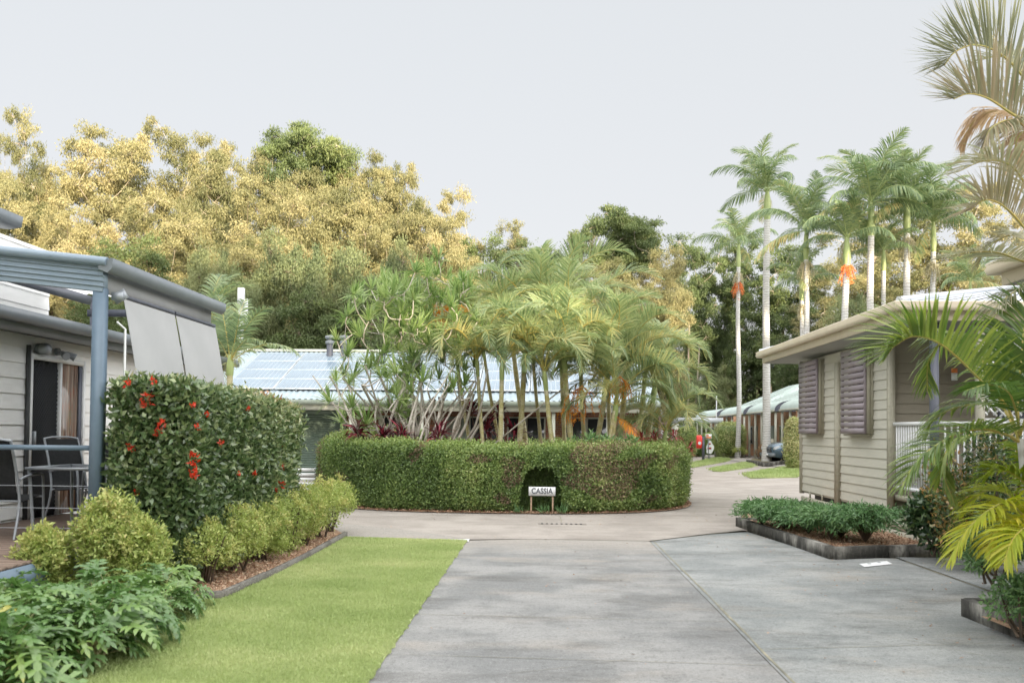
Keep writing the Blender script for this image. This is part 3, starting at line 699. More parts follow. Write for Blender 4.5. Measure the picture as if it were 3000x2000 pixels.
# extrude axis y: outline coords (x, z)
G = Rel(O); G.extrude([(-5.90, 2.80), (-5.88, 2.93), (-5.92, 2.94), (-6.03, 2.94), (-6.04, 2.80)], 4, 17, 'y'); G.extrude([(-6.04, 2.70), (-6.04, 2.92), (-6.07, 2.92), (-6.07, 2.70)], 4, 17, 'y'); G.build('gutter', MT['gutgrey'], cab)
G = Rel(O); G.extrude([(-6.07, 2.72), (-6.07, 2.76), (WX, 2.79), (WX, 2.74)], 4, 17, 'y'); G.build('soffit', MT['roofdark'], cab)
G = Rel(O); wallbox(G, -10.4, -6.75, 4, 11.84, 3.0, 4.0); boards(G, (-6.75, 4), (-6.75, 11.84), 3.0, 4.0, .19, (1, 0)); G.build('upper_wall', MT['lwall'], cab)
G = Rel(O); G.extrude([(-6.30, 4.0), (-6.28, 4.13), (-6.45, 4.14), (-10.6, 4.5), (-10.6, 4.36), (-6.45, 3.98)], 3.5, 10.43, 'y'); G.build('upper_roof', MT['gutgrey'], cab)
G = Rel(O); G.box(WX, WX+.05, Yfor(77, WX)-.03, Yfor(77, WX)-.005, DK, 2.62); G.build('corner_trim', MT['roofdark'], cab)
# sliding door
y0, y1, zt = Yfor(77, WX), Yfor(239, WX), 2.52
dr = Rel(O); dr.box(WX, WX+.05, y0, y0+.05, DK, zt); dr.box(WX, WX+.05, y1-.05, y1, DK, zt); dr.box(WX, WX+.05, y0+.05, y1-.05, zt-.07, zt); dr.box(WX, WX+.07, y0, y1, DK-.08, DK); dr.box(WX, WX+.055, y0+.66, y0+.71, DK, zt-.07)
door = dr.build('sliding_door', MT['white'], cab)
G = Rel(O); G.box(WX+.005, WX+.012, y0+.05, y0+.66, DK, zt-.07); G.build('dark_screen', MT['black'], door)
G = Rel(O)
for k in range(-22, 42):      # diamond grille bars
    for s in (-1, 1):
        ya, yb = 0.0, .63; za = k*.055; zb = za+s*.9
        pts = []
        for f in np.linspace(0, 1, 8):
            y_, z_ = ya+(yb-ya)*f, (za if s > 0 else za+.9)+(s*.9)*f
            if 0 <= z_ <= zt-.07-DK: pts.append((WX+.02, y0+.07+y_, DK+z_))
        if len(pts) > 1: G.bar(pts[0], pts[-1], .005, .009)
G.build('grille', mat('dark grille', (.05, .055, .065), None), door)
G = Rel(O); G.box(WX+.002, WX+.008, y0+.71, y1-.05, DK, zt-.07); G.build('glass_pane', mat('curtained glass', (.46, .40, .33), (.06, .035, .03), 1.6, .12, stretch=(1, 9, .35), spec=.8, c3=(.36, .10, .05)), door)
G = Rel(O); G.box(WX+.01, WX+.03, y1-.13, y1-.055, DK, zt-.08); G.build('door_stile', MT['navy'], door)
G = Rel(O); G.box(WX+.03, WX+.07, y0+.08, y0+.11, 1.35, 1.55); G.build('handle', MT['alu'], door)
# lights by the door
p = at(120, 1022, 11.3)
L_ = thing('wall_lamp', 'round bulkhead lamp on the cabin wall above the sliding door', 'wall lamp', (WX+.02, Yfor(120, WX+.08), at(120, 1022, Yfor(120, WX+.08)).z))
G = Geo(); G.tube([(0, 0, 0), (.05, 0, 0)], .07, 14); G.build('base', MT['gutgrey'], L_)
G = Geo(); G.tube([(.05, 0, 0), (.12, 0, 0), (.16, 0, 0), (.17, 0, 0)], [.075, .075, .05, .01], 14); G.build('shade', MT['alu'], L_, smooth=True)
L_ = thing('floodlight', 'twin headed security light on the cabin wall right of the round lamp', 'wall lamp', (WX+.02, Yfor(178, WX+.1), at(178, 1030, Yfor(178, WX+.1)).z))
G = Geo(); G.tube([(0, 0, 0), (.04, 0, 0)], .05, 12); G.build('base', MT['gutgrey'], L_)
for s in (-1, 1):
    G = Geo(); G.tube([(.03, 0, 0), (.09, s*.04, -.01), (.11, s*.06, -.02), (.20, s*.11, -.07)], [.012, .012, .03, .055], 10); G.build('lamp_head', MT['alu'], L_, smooth=True)

# covered deck
PX_, PY_ = -4.42, 8.68
dk = thing('covered_deck', 'timber deck under a slate blue framed patio roof by the white cabin', 'deck', (PX_, PY_, 0)); O = Vector((PX_, PY_, 0))
def deckpart(name, m): 
    return lambda G, par=dk: G.build(name, MT[m], par)
G = Rel(O)
for k in range(43): G.box(-6.39, -4.410+.05, 5.6+k*.14-.0, 5.6+k*.14+.132, DK-.025, DK)
G.build('deck_floor', MT['decking'], dk)
G = Rel(O); G.box(-4.420, -4.340, 5.6, 11.6, DK-.23, DK-.028); G.box(-6.39, -4.430, 8.58, 8.62, DK-.21, DK-.028)
G.build('deck_bearer', MT['slate'], dk)
G = Rel(O)
for yy in (6.0, 8.6, 11.5): G.box(-4.470, -4.370, yy-.05, yy+.05, 0, DK-.24)
G.build('stump', MT['slate'], dk)
# front edge of the deck faces the camera at y=8.6: cut the floor nearer than that
for yy, nm in ((PY_, 0), (11.6, 1)):
    G = Rel(O); G.box(-4.475, -4.367, yy-.055, yy+.055, DK-.3, 2.99); G.build('post', MT['slate'], dk)
G = Rel(O); G.box(-6.12, -6.03, PY_-.045, PY_+.045, DK, 3.1); G.build('post', MT['slate'], dk)
G = Rel(O); G.box(-6.03, -4.480, PY_-.035, PY_+.035, 1.375, 1.425); G.build('top_rail', MT['slate'], dk)
for zz in (1.02, .80, .60):
    G = Rel(O); G.tube([(-6.03, PY_, zz), (-4.480, PY_, zz)], .004, 6); G.build('wire', MT['alu'], dk)
# roof: front beam slopes up to the left, gutter on the street side
ZR = 3.23
def zr(x): return ZR+(-4.370-x)*.105
G = Rel(O)
G.extrude([(-4.370, ZR-.28), (-4.370, ZR-.02), (-8.2, zr(-8.2)-.02), (-8.2, zr(-8.2)-.28)], 8.62, 8.72, 'y'); 
for k in range(1, 5): G.bar((-4.350, 8.615, ZR-.02-k*.052), (-8.2, 8.615, zr(-8.2)-.02-k*.052), .012, .012)
G.build('front_fascia', MT['slatelt'], dk)
G = Rel(O); G.tube([(-4.320, 8.6, ZR+.01), (-8.2, 8.6, zr(-8.2)+.01)], .048, 8); G.build('front_gutter', MT['slatelt'], dk, smooth=True)
G = Rel(O)
xs_ = np.linspace(-4.390, -6.7, 60)
prof = [(x, zr(x)+.0-(.03 if (i//3) % 2 else 0)) for i, x in enumerate(xs_)]
V = [(x, 8.74, z) for x, z in prof]+[(x, 11.70, z) for x, z in prof]; n = len(prof)
G.add(V, [[i, i+1, n+i+1, n+i] for i in range(n-1)]); G.build('roof_sheet', MT['sheet'], dk)
G = Rel(O); G.extrude([(-4.400, ZR-.06), (-4.310, ZR-.10), (-4.260, ZR-.05), (-4.255, ZR+.045), (-4.285, ZR+.05), (-4.300, ZR+.03), (-4.400, ZR+.03)], 8.58, 11.72, 'y'); G.build('side_gutter', MT['gutgrey'], dk)
G = Rel(O); G.box(-4.450, -4.410, 8.74, 11.6, ZR-.27, ZR-.06); G.build('side_beam', MT['blind'], dk)
G = Rel(O); G.box(-6.12, -6.06, 8.74, 11.65, zr(-6.1)-.16, zr(-6.1)-.05); G.box(-6.06, -4.470, 11.55, 11.60, ZR-.15, ZR-.06); G.build('rear_beam', MT['navy'], dk)
G = Rel(O); G.bar((-4.360, 8.80, ZR-.30), (-4.250, 8.80, ZR-.30), .05, .08); G.bar((-4.360, 8.84, ZR-.33), (-4.240, 8.84, ZR-.26), .02, .10); G.build('blind_bracket', MT['alu'], dk)
G = Rel(O); G.tube([(-4.340, 8.86, ZR-.55), (-4.270, 8.90, ZR-.62), (-4.260, 8.90, .9)], .012, 8); G.build('downpipe', MT['white'], dk)
# two drop blinds hanging out over the hedge
def blind(y0, y1, label):
    t = thing('outdoor_blind', label, 'blind', (-4.330, y0, ZR-.30), 0, 'grey blinds on the deck roof'); o = Vector((-4.330, y0, ZR-.30))
    G = Rel(o); n = 10; zt, zb = ZR-.30, 1.75
    V = []
    for i in range(n+1):
        f = i/n; x = -4.330+.20*f+.012*math.sin(f*PI)
        V += [(x, y0+.02*f, zt+(zb-zt)*f), (x, y1, zt+(zb-zt)*f)]
    for off in (0, .004): 
        W = [(x-off, y, z) for x, y, z in V]; G.add(W, [[2*i, 2*i+1, 2*i+3, 2*i+2] for i in range(n)])
    G.build('fabric', MT['blind'], t, smooth=True)
    G = Rel(o); G.tube([(-4.350, y0, zt+.03), (-4.350, y1, zt+.03)], .022, 10); G.build('roller', MT['navy'], t)
    G = Rel(o); G.tube([(-4.125, y0+.02, zb), (-4.125, y1, zb)], .016, 8); G.build('bottom_rail', MT['alu'], t)
blind(8.98, 10.25, 'near grey drop blind tilting out from the deck roof'); blind(10.29, 11.55, 'far grey drop blind at the end of the deck roof')
# neighbour roof post and mast behind
t = thing('vent_pipe', 'thin dark vent pipe standing on the white cabin roof', 'pipe', (-6.9, 13.3, 3.0)); G = Geo(); G.tube([(0, 0, 0), (0, 0, .55)], .03, 8); G.build('pipe', MT['navy'], t); G = Geo(); G.tube([(0, 0, .55), (0, 0, .6)], .055, 8); G.build('cap', MT['navy'], t)

# chairs and table on the deck
def chair(loc, rz, label, grp='sling chairs on the deck'):
    t = thing('sling_chair', label, 'chair', loc, rz, grp)
    G = Geo()
    for s in (-1, 1):
        x = s*.27
        G.tube(catmull([(x, -.28, 0), (x, -.27, .30), (x, -.25, .60), (x, -.18, .645), (x, .10, .63), (x, .22, .60)], 16), .014, 6)
        G.tube(catmull([(x*.98, .30, 0), (x*.96, .20, .36), (x*.92, .26, .70), (x*.9, .36, 1.00)], 12), .014, 6)
    G.tube([(-.25, .36, 1.0), (-.12, .375, 1.02), (.12, .375, 1.02), (.25, .36, 1.0)], .014, 6)
    G.tube([(-.26, -.26, .40), (.26, -.26, .40)], .012, 6); G.tube([(-.26, .18, .38), (.26, .18, .38)], .012, 6)
    G.build('frame', MT['alu'], t, smooth=True)
    G = Geo(); P = catmull([(0, -.26, .42), (0, 0, .38), (0, .16, .39), (0, .23, .55), (0, .28, .78), (0, .355, 1.0)], 14)
    V = []
    for p in P: V += [(-.235, p[1], p[2]), (.235, p[1], p[2])]
    for off in (0, .006): G.add([(x, y+off, z-off) for x, y, z in V], [[2*i, 2*i+1, 2*i+3, 2*i+2] for i in range(13)])
    G.build('sling_seat', MT['mesh'], t); return t
chair((-5.62, 9.12, DK), PI+.06, 'dark sling chair seen from behind at the deck railing, nearest the left edge')
chair((-5.05, 10.35, DK), .15, 'dark sling chair on the far side of the deck table')
chair((-5.75, 10.9, DK), 1.2, 'dark sling chair by the screen door behind the other chairs')
t = thing('deck_table', 'dark glass topped table with grey rim on the deck', 'table', (-4.95, 9.55, DK))
G = Geo(); G.box(-.42, .42, -.42, .42, .70, .712); G.build('tabletop', MT['glass'], t)
G = Geo(); G.box(-.45, .45, -.45, -.42, .695, .725); G.box(-.45, .45, .42, .45, .695, .725); G.box(-.45, -.42, -.42, .42, .695, .725); G.box(.42, .45, -.42, .42, .695, .725); G.build('rim', MT['alu'], t)
for sx in (-1, 1):
    for sy in (-1, 1):
        G = Geo(); G.tube([(sx*.42, sy*.42, .70), (sx*.38, sy*.38, 0)], .018, 8); G.build('leg', MT['alu'], t)

# tall clipped glossy hedge beside the deck
t = thing('tall_hedge', 'tall clipped dark glossy hedge with red new shoots beside the deck', 'hedge', (-3.9, 10.7, 0)); O = Vector((-3.9, 10.7, 0))
x0, x1, y0, y1 = -4.27, -3.5, 8.62, 12.65
def hz(y): return 2.05-(y-8.9)*.035
def faces(n, which):
    u, v = rng.random(n), rng.random(n)
    if which == 'front': P = np.stack([x0+(x1-x0)*u, np.full(n, y0), v*hz(y0)], -1); Nn = np.tile([0, -1., 0], (n, 1))
    if which == 'side': y = y0+(y1-y0)*u; P = np.stack([np.full(n, x1), y, v*hz(y)], -1); Nn = np.tile([1., 0, 0], (n, 1))
    if which == 'top': y = y0+(y1-y0)*u; P = np.stack([x0+(x1-x0)*v, y, hz(y)], -1); Nn = np.tile([0, 0, 1.], (n, 1))
    if which == 'back': y = y0+(y1-y0)*u; P = np.stack([np.full(n, x0), y, v*hz(y)], -1); Nn = np.tile([-1., 0, 0], (n, 1))
    if which == 'far': P = np.stack([x0+(x1-x0)*u, np.full(n, y1), v*hz(y1)], -1); Nn = np.tile([0, 1., 0], (n, 1))
    # round the corners and bulge unevenly
    for ax, lo, hi in ((0, x0, x1), (1, y0, y1)):
        e = np.minimum(P[:, ax]-lo, hi-P[:, ax]); k = np.clip(1-e/.16, 0, 1)
        P -= Nn*(k*k*.10)[:, None]*(np.abs(Nn[:, [ax]]) < .5)
    z = P[:, 2]; P[:, :2] -= Nn[:, :2]*(np.clip((.35-z)/.35, 0, 1)**2*.22)[:, None]
    P += Nn*(pnoise(P, 2.5, 1)*.05)[:, None]
    return P, Nn
G = Rel(O)
for wh, n in (('front', 6200), ('side', 17500), ('top', 5200), ('back', 4000), ('far', 2000)):
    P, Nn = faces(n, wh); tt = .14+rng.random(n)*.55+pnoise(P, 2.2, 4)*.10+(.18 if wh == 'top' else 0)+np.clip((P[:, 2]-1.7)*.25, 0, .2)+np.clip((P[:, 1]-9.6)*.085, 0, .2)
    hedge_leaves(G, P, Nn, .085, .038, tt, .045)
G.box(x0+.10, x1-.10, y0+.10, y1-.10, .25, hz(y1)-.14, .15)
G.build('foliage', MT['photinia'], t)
G = Rel(O)
for k in range(42):
    limb(G, (x0+.3+rng.random()*.3-.1, y0+.15+k*.085, 0), (x0+rng.random()*.6, y0+.1+k*.085, .5+rng.random()*.5), .014, .007, .2, 5)
G.build('stem', MT['twig'], t)
for px, py, s in ((430, 1175, 1.3), (475, 1245, 1), (462, 1262, .9), (382, 1312, .8), (568, 1350, 1.3), (566, 1385, 1), (570, 1395, .7), (398, 1448, .6), (450, 1120, .8), (565, 1190, .5), (605, 1215, .6), (578, 1250, .6), (647, 1300, .6), (700, 1390, .5), (745, 1390, .6), (822, 1425, 1), (808, 1432, .7), (828, 1368, .5), (725, 1198, .4), (830, 1300, .5), (375, 1125, .7)):
    Y = 8.50 if px < 565 else min(12.6, Yfor(px, -3.40))
    s *= .72; G = Rel(O); c = at(px, py, Y); n = int(20*s)+3; sr = .05*s
    P = np.array(c)+rdir(n)*sr*np.array([.8, .8, 1.3]); D = norm(rdir(n, 1.2)+np.array([.2, -.4, 0])); G.leaves(P, D, rdir(n), .055*s+.015, .022, .3+rng.random(n)*.7); G.build('new_shoot', MT['red'], t)

# yellow-green shrubs along the bed edge
desc = ['at the near end of the bed edge', 'with coppery twigs, second along the bed edge', 'with bronze tips, third along the bed edge', 'low against the tall hedge, fourth along the bed edge', 'fifth along the bed edge', 'sixth along the bed edge, before the green roller door', 'at the far end of the bed edge by the path']
for i, (x, y, rx, rz) in enumerate([(-3.42, 8.95, .34, .33), (-3.36, 9.75, .36, .38), (-3.33, 10.55, .36, .36), (-3.3, 11.35, .36, .40), (-3.28, 12.1, .36, .42), (-3.25, 12.9, .38, .43), (-3.3, 13.75, .44, .44)]):
    shrub('golden_shrub', 'yellow green small leaved shrub '+desc[i], 'shrub', (x, y, .02), (rx, rx*1.15, rz), 4600, .036, .017, 'duranta', (.26+.08*(i in (1, 2)), .42), 'yellow green shrubs along the mulch bed', 12, sprigs=14)
for i, (x, y, rx, rz, ds) in enumerate([(-3.98, 8.05, .34, .50, 'in front of the deck post, tallest of the clump'), (-4.42, 7.75, .26, .36, 'under the deck railing, left of the clump'), (-3.68, 8.0, .30, .38, 'between the deck post shrub and the tall hedge')]):
    shrub('golden_shrub', 'yellow green leafy shrub '+ds, 'shrub', (x, y, .02), (rx, rx, rz), 7000, .042, .019, 'duranta', (.16, .50), 'yellow green shrubs by the deck', 15, sprigs=40)

# xanadu philodendrons in the foreground
LEAF = [lobed_leaf_mesh(None, None, L=l, stalk=s) for l, s in ((.40, .52), (.46, .46), (.36, .62))]
def xanadu(loc, r, n, label, dt=0):
    t = thing('philodendron', label, 'plant', loc, 0, 'lobed leaf plants in the foreground'); G = Geo()
    for k in range(n):
        az = rng.random()*6.28; e = rng.random()**.8; tilt = .75-1.25*e; b = rng.normal(size=3)*.07*r; b[2] = abs(b[2])*.3
        merge_xf(G, LEAF[k % 3], rotm(az, tilt, rng.normal()*.35, r*(.75+.4*rng.random())), b, rng.normal()*.14+dt)
    G.build('foliage', [MT['xanadu'], MT['cane']], t, smooth=False)
for x, y, r, n, ds, dt in [(-3.22, 5.25, .74, 70, 'at the very bottom left corner', 0), (-3.02, 5.9, .70, 66, 'spilling low onto the lawn in the foreground', 0), (-3.65, 5.9, .72, 60, 'behind the corner plant, with a yellowing leaf', .05),
                        (-3.15, 6.6, .66, 62, 'nearest the lawn in the middle of the clump, dark green', -.05), (-3.9, 6.55, .72, 55, 'at the left edge below the deck', 0), (-3.62, 7.15, .66, 60, 'between the foreground plants and the yellow green shrubs', .08),
                        (-3.30, 7.65, .58, 55, 'tallest and brightest, before the tall hedge', .16), (-3.12, 7.3, .42, 40, 'beside the timber edging corner', .02), (-4.35, 7.05, .6, 46, 'at the left edge under the deck bearer', .1)]:
    xanadu((x, y, .02), r*.9, int(n*1.35), 'lobed leaf philodendron '+ds, dt)

# small palm and white mast behind the blinds
FP = frond_protos('frond', [dict(pts=arch(1.9, 1.15, 1.5), nl=34, Lmax=.42, wid=.032, vee=.35, droop=.5, tint=(.0, .45)),
                            dict(pts=arch(1.8, .8, 1.7), nl=34, Lmax=.42, wid=.032, vee=.2, droop=.7, tint=(.05, .45)),
                            dict(pts=arch(1.6, .45, 1.6), nl=30, Lmax=.4, wid=.03, vee=.1, droop=.8, tint=(.45, .5))], [MT['cane_leaf'], MT['rachis']])
def small_palm(name, label, loc, h, rad, n, sc, protos=FP, lean=(0, 0), grp=None, mt='cane', az0=None, tiltj=.25, dead=0):
    t = thing(name, label, 'palm', loc, 0, grp); top = np.array([lean[0], lean[1], h])
    G = Geo(); P = catmull([(0, 0, -.05), (lean[0]*.25, lean[1]*.25, h*.4), (lean[0]*.7, lean[1]*.7, h*.75), top], 14); G.tube(P, np.linspace(rad, rad*.72, 14), 9, cap=False); 
    d = norm(P[-1]-P[-2]); G.tube([P[-1], P[-1]+d*.25*sc, P[-1]+d*.5*sc], [rad*.85, rad*.95, rad*.4], 9, .5, 1, cap=False)
    G.build('trunk', [MT[mt], MT['shaft']], t, smooth=True)
    for k in range(n):
        az = (az0 if az0 is not None else rng.random()*6.28)+k*2.4; q = k/n
        pi_ = 0 if q < .4 else (1 if q < .75 else 2)
        add_frond(t, protos[pi_], Vector(top+d*.32*sc), az, rng.normal()*tiltj*.5+(.35 if k < 2 else 0), sc*(.85+.3*rng.random()), roll=rng.normal()*.25)
    return t
small_palm('garden_palm', 'small golden cane palm standing past the end of the grey blinds', (*at(668, 1400, 15.5).xy, 0), 2.55, .07, 11, .72, dead=1)
small_palm('garden_palm', 'pale young palm showing above the deck roof gutter', (*at(600, 1000, 17.5).xy, 0), 3.5, .06, 9, .75)
small_palm('garden_palm', 'spiky young palm glimpsed under the deck roof', (*at(250, 1000, 19).xy, 0), 2.6, .06, 8, .7)
p = at(707, 850, 60)
p = at(707, 850, 40)
t = thing('phone_mast', 'slim white mast with antenna panels rising before the wooded slope', 'mast', (p.x, 40, 0)); h = p.z
G = Geo(); G.tube([(0, 0, 0), (0, 0, h)], [.15, .12], 10); G.build('pole', MT['white'], t)
G = Geo(); G.box(.13, .30, -.08, .08, h-1.7, h-.4); G.box(-.13, .13, -.13, .13, h-.8, h+.1); G.build('antenna_panel', MT['white'], t)
# white slatted panel by the roller door
p = at(880, 1448, 23)
t = thing('slatted_screen', 'low white slatted panel between the tall hedge and the round hedge', 'screen', (p.x, 23, 0))
for k in range(5):
    G = Geo(); G.box(-.38, .38, -.02, .02, .02+k*.125, .105+k*.125); G.build('slat', MT['white'], t)
G = Geo(); G.box(-.40, -.34, .03, .07, 0, .62); G.box(.34, .40, .03, .07, 0, .62); G.build('upright', MT['gutgrey'], t)
# ------------------------------------------------------------ brick building with solar roof
BY = 28.4; ZG = 2.55; XR, XL = 3.72, -11.5; RY, RZ = 33.6, 4.62
bl = thing('brick_building', 'low brick building with pale blue corrugated roof behind the round hedge', 'building', (0, BY, 0)); O = Vector((0, BY, 0))
wy = 30.2
G = Rel(O); G.box(-11.3, 3.3, wy, wy+6.6, -.02, 2.5); G.build('wall', MT['brick'], bl)
# corrugated roof, front and back slopes
def corr(G, x0, x1, y0, z0, y1, z1, pitch=.19, d=.028):
    n = int((x1-x0)/pitch*4); xs = np.linspace(x0, x1, n); ph = np.arange(n) % 4; off = np.where(ph < 2, d, 0)
    V = [(x, y0, z0+o) for x, o in zip(xs, off)]+[(x, y1, z1+o) for x, o in zip(xs, off)]
    G.add(V, [[i, i+1, n+i+1, n+i] for i in range(n-1)])
G = Rel(O); corr(G, XL, XR, BY, ZG+.03, RY, RZ); corr(G, XL, XR, RY, RZ, 2*RY-BY, ZG+.03)
G.build('roof', MT['rooflb'], bl)
G = Rel(O); G.extrude([(RY-.22, RZ-.045), (RY, RZ+.07), (RY+.22, RZ-.045), (RY+.2, RZ-.02), (RY-.2, RZ-.02)], XL, XR, 'x'); G.build('ridge_cap', MT['creamp'], bl)
G = Rel(O)
for sgn in (0, 1):
    y1_, y2_ = (BY, RY) if sgn == 0 else (RY, 2*RY-BY); z1_, z2_ = (ZG, RZ) if sgn == 0 else (RZ, ZG)
    G.bar((XR+.02, y1_, z1_-.04), (XR+.02, y2_, z2_-.04), .03, .17)
G.build('barge_board', MT['sage'], bl)
G = Rel(O); G.extrude([(BY-.14, ZG-.10), (BY-.14, ZG+.02), (BY-.12, ZG+.03), (BY-.02, ZG+.0), (BY-.02, ZG-.12), (BY-.10, ZG-.13)], XL, XR, 'x'); G.build('gutter', MT['sage'], bl)
G = Rel(O); G.box(XL+.1, XR-.1, BY+.02, BY+.08, ZG-.30, ZG-.06); G.build('fascia', MT['creamp'], bl)
G = Rel(O); G.box(XL+.1, XR-.1, BY+.09, wy-.01, ZG-.13, ZG-.10); G.build('veranda_ceiling', MT['soffit'], bl)
for x in (-6.2, -3.9, -1.3, .35, 2.1, 3.4):
    G = Rel(O); G.box(x-.055, x+.055, BY+.10, BY+.20, 0, ZG-.30); G.build('post', MT['creamp'], bl)
# green roller door
x0_, x1_ = -8.55, -6.72
G = Rel(O); G.box(x0_-.1, x1_+.1, wy-.06, wy-.01, 2.16, 2.3); d_ = G.build('roller_door', MT['rollgreen'], bl)
G = Rel(O); z = 0.02
while z < 2.14:
    G.poly([(x0_, wy-.055, z), (x1_, wy-.055, z), (x1_, wy-.02, z+.04), (x0_, wy-.02, z+.04)]); G.poly([(x0_, wy-.02, z+.04), (x1_, wy-.02, z+.04), (x1_, wy-.055, z+.08), (x0_, wy-.055, z+.08)]); z += .08
G.build('door_curtain', MT['rollgreen'], d_)
for x, wd in ((-4.9, 1.4), (-1.9, 1.2), (-.55, 1.3), (1.5, 1.5)):
    G = Rel(O); G.box(x-wd/2, x+wd/2, wy-.05, wy-.01, 1.05, 2.12); G.box(x-.02, x+.02, wy-.065, wy-.055, 1.05, 2.12); wn = G.build('window', MT['creamp'], bl)
    G = Rel(O); G.box(x-wd/2+.05, x-.04, wy-.075, wy-.052, 1.10, 2.07); G.box(x+.04, x+wd/2-.05, wy-.075, wy-.052, 1.10, 2.07); G.build('pane', MT['glass'], wn)
G = Rel(O); G.box(-3.4, -2.55, wy-.06, wy-.01, .02, 2.1); G.build('door', MT['sage'], bl)
# solar panels: a racked array on the front slope (leave roof strip at eave)
sl = (RZ-ZG)/(RY-BY); cs = 1/math.sqrt(1+sl*sl)
pc = 0
for row in range(4):
    for c in range(8):
        xa = -10.6+c*1.70
        ya = BY+.72+row*1.02*cs*1.0; za = ZG+sl*(ya-BY)+.14
        nm = ['lowest', 'second', 'third', 'topmost'][row]; o = Vector((xa, ya, za))
        if pc == 0:
            t = thing('solar_panel', '', 'solar panel', o, 0, 'solar panels on the brick building roof')
            G = Geo(); w_, l_ = 1.66, 1.0
            G.add([(0, 0, 0), (w_, 0, 0), (w_, l_*cs, l_*cs*sl), (0, l_*cs, l_*cs*sl), (0, 0, -.035), (w_, 0, -.035), (w_, l_*cs, l_*cs*sl-.035), (0, l_*cs, l_*cs*sl-.035)], [[0, 1, 2, 3], [0, 4, 5, 1], [1, 5, 6, 2], [2, 6, 7, 3], [3, 7, 4, 0]])
            G.build('frame', MT['panelfr'], t)
            G = Geo()
            for i in range(10):
                for j in range(6):
                    a, b = .03+i*.161, .03+(i+1)*.161-.010; c_, d2 = .03+j*.158, .03+(j+1)*.158-.010
                    G.poly([(a, c_*cs, c_*cs*sl+.004), (b, c_*cs, c_*cs*sl+.004), (b, d2*cs, d2*cs*sl+.004), (a, d2*cs, d2*cs*sl+.004)])
            G.build('cells', MT['panel'], t); t0 = t
        else: t = dup(t0, o)
        t['label'] = 'pale glass solar panel, %s row of the roof array, number %d from the left' % (nm, c+1); pc += 1
G = Rel(O)
for row in (0, 3): 
    y = BY+.72+row*1.0*cs; G.bar((-8.45, y+.3, ZG+sl*(y+.3-BY)+.075), (3.3, y+.3, ZG+sl*(y+.3-BY)+.075), .04, .04)
for k in range(9): y = BY+.70; G.box(-8.2+k*1.4, -8.14+k*1.4, y, y+.04, ZG+sl*(y-BY)+.03, ZG+sl*(y-BY)+.14)
G.build('panel_rail', MT['gutgrey'], bl)
for px, ds in ((966, 'left'), (1008, 'right')):
    y = 32.6; p = at(px, 1045, y); t = thing('roof_vent', 'dark metal vent stack with cap on the pale roof, %s of two' % ds, 'vent', (p.x, y, ZG+sl*(y-BY)-.05), 0, 'vent stacks on the pale roof')
    G = Geo(); G.tube([(0, 0, 0), (0, 0, .62)], .12, 14); G.build('flue', MT['navy'], t)
    G = Geo(); G.lathe([(.15, .62), (.17, .64), (.17, .72), (.15, .74)], 14); G.lathe([(.13, .80), (.19, .84), (.17, .92), (0, .96)], 14); G.tube([(0, 0, .6), (0, 0, .85)], .09, 10); G.build('cap', MT['gutgrey'], t)

# ------------------------------------------------------------ round hedge on the island
CX, CY, HA, HB = -.9, 21.75, 4.25, 4.25
EX = 2.7
def sup(th, r=1.0, ea=0):
    c, s = math.cos(th), math.sin(th); k = (abs(c)**EX+abs(s)**EX)**(-1/EX)
    return CX+(HA*r-ea)*k*c, CY+(HB*r-ea)*k*s
ths = np.linspace(0, 2*PI, 721)[:-1]
ring = np.array([sup(t) for t in ths]); inr = np.array([sup(t, 1, .95) for t in ths])
dl = norm(np.roll(ring, -1, 0)-np.roll(ring, 1, 0)); nor = np.stack([dl[:, 1], -dl[:, 0]], -1)
def hh(P): return 1.31+.025*np.sin(P[:, 0]*1.3)+.02*np.sin(P[:, 1]*2+P[:, 0])+np.clip((P[:, 1]-CY+2)/HB, 0, 1)*(.02+.32*np.clip((-P[:, 0]-2.6)/1.5, 0, 1))
hg = thing('round_hedge', 'big clipped round hedge ringing the palm island, arched niche in front', 'hedge', (CX, CY, 0)); O = Vector((CX, CY, 0))
seglen = np.linalg.norm(np.roll(ring, -1, 0)-ring, axis=1)
def ringpts(n, base, nr, w):
    pr = w/w.sum(); i = rng.choice(720, n, p=pr); f = rng.random(n)[:, None]
    return base[i]*(1-f)+base[(i+1) % 720]*f, nr[i]
wf = np.where(ring[:, 1] < CY+1.0, 1.0, .22)*seglen
NX0, NX1 = at(1520, 1400, 17.6).x, at(1648, 1400, 17.6).x; NC = (NX0+NX1)/2; NW = (NX1-NX0)/2
def niche(P):
    u = (P[:, 0]-NC)/NW; inx = np.abs(u) < 1; top = .92*np.sqrt(np.clip(1-np.abs(u)**3.2, 0, 1)); 
    return inx & (P[:, 2] < top+.02*np.sin(P[:, 0]*40)) & (P[:, 1] < CY-2)
G = Rel(O)
BROWN = [True]
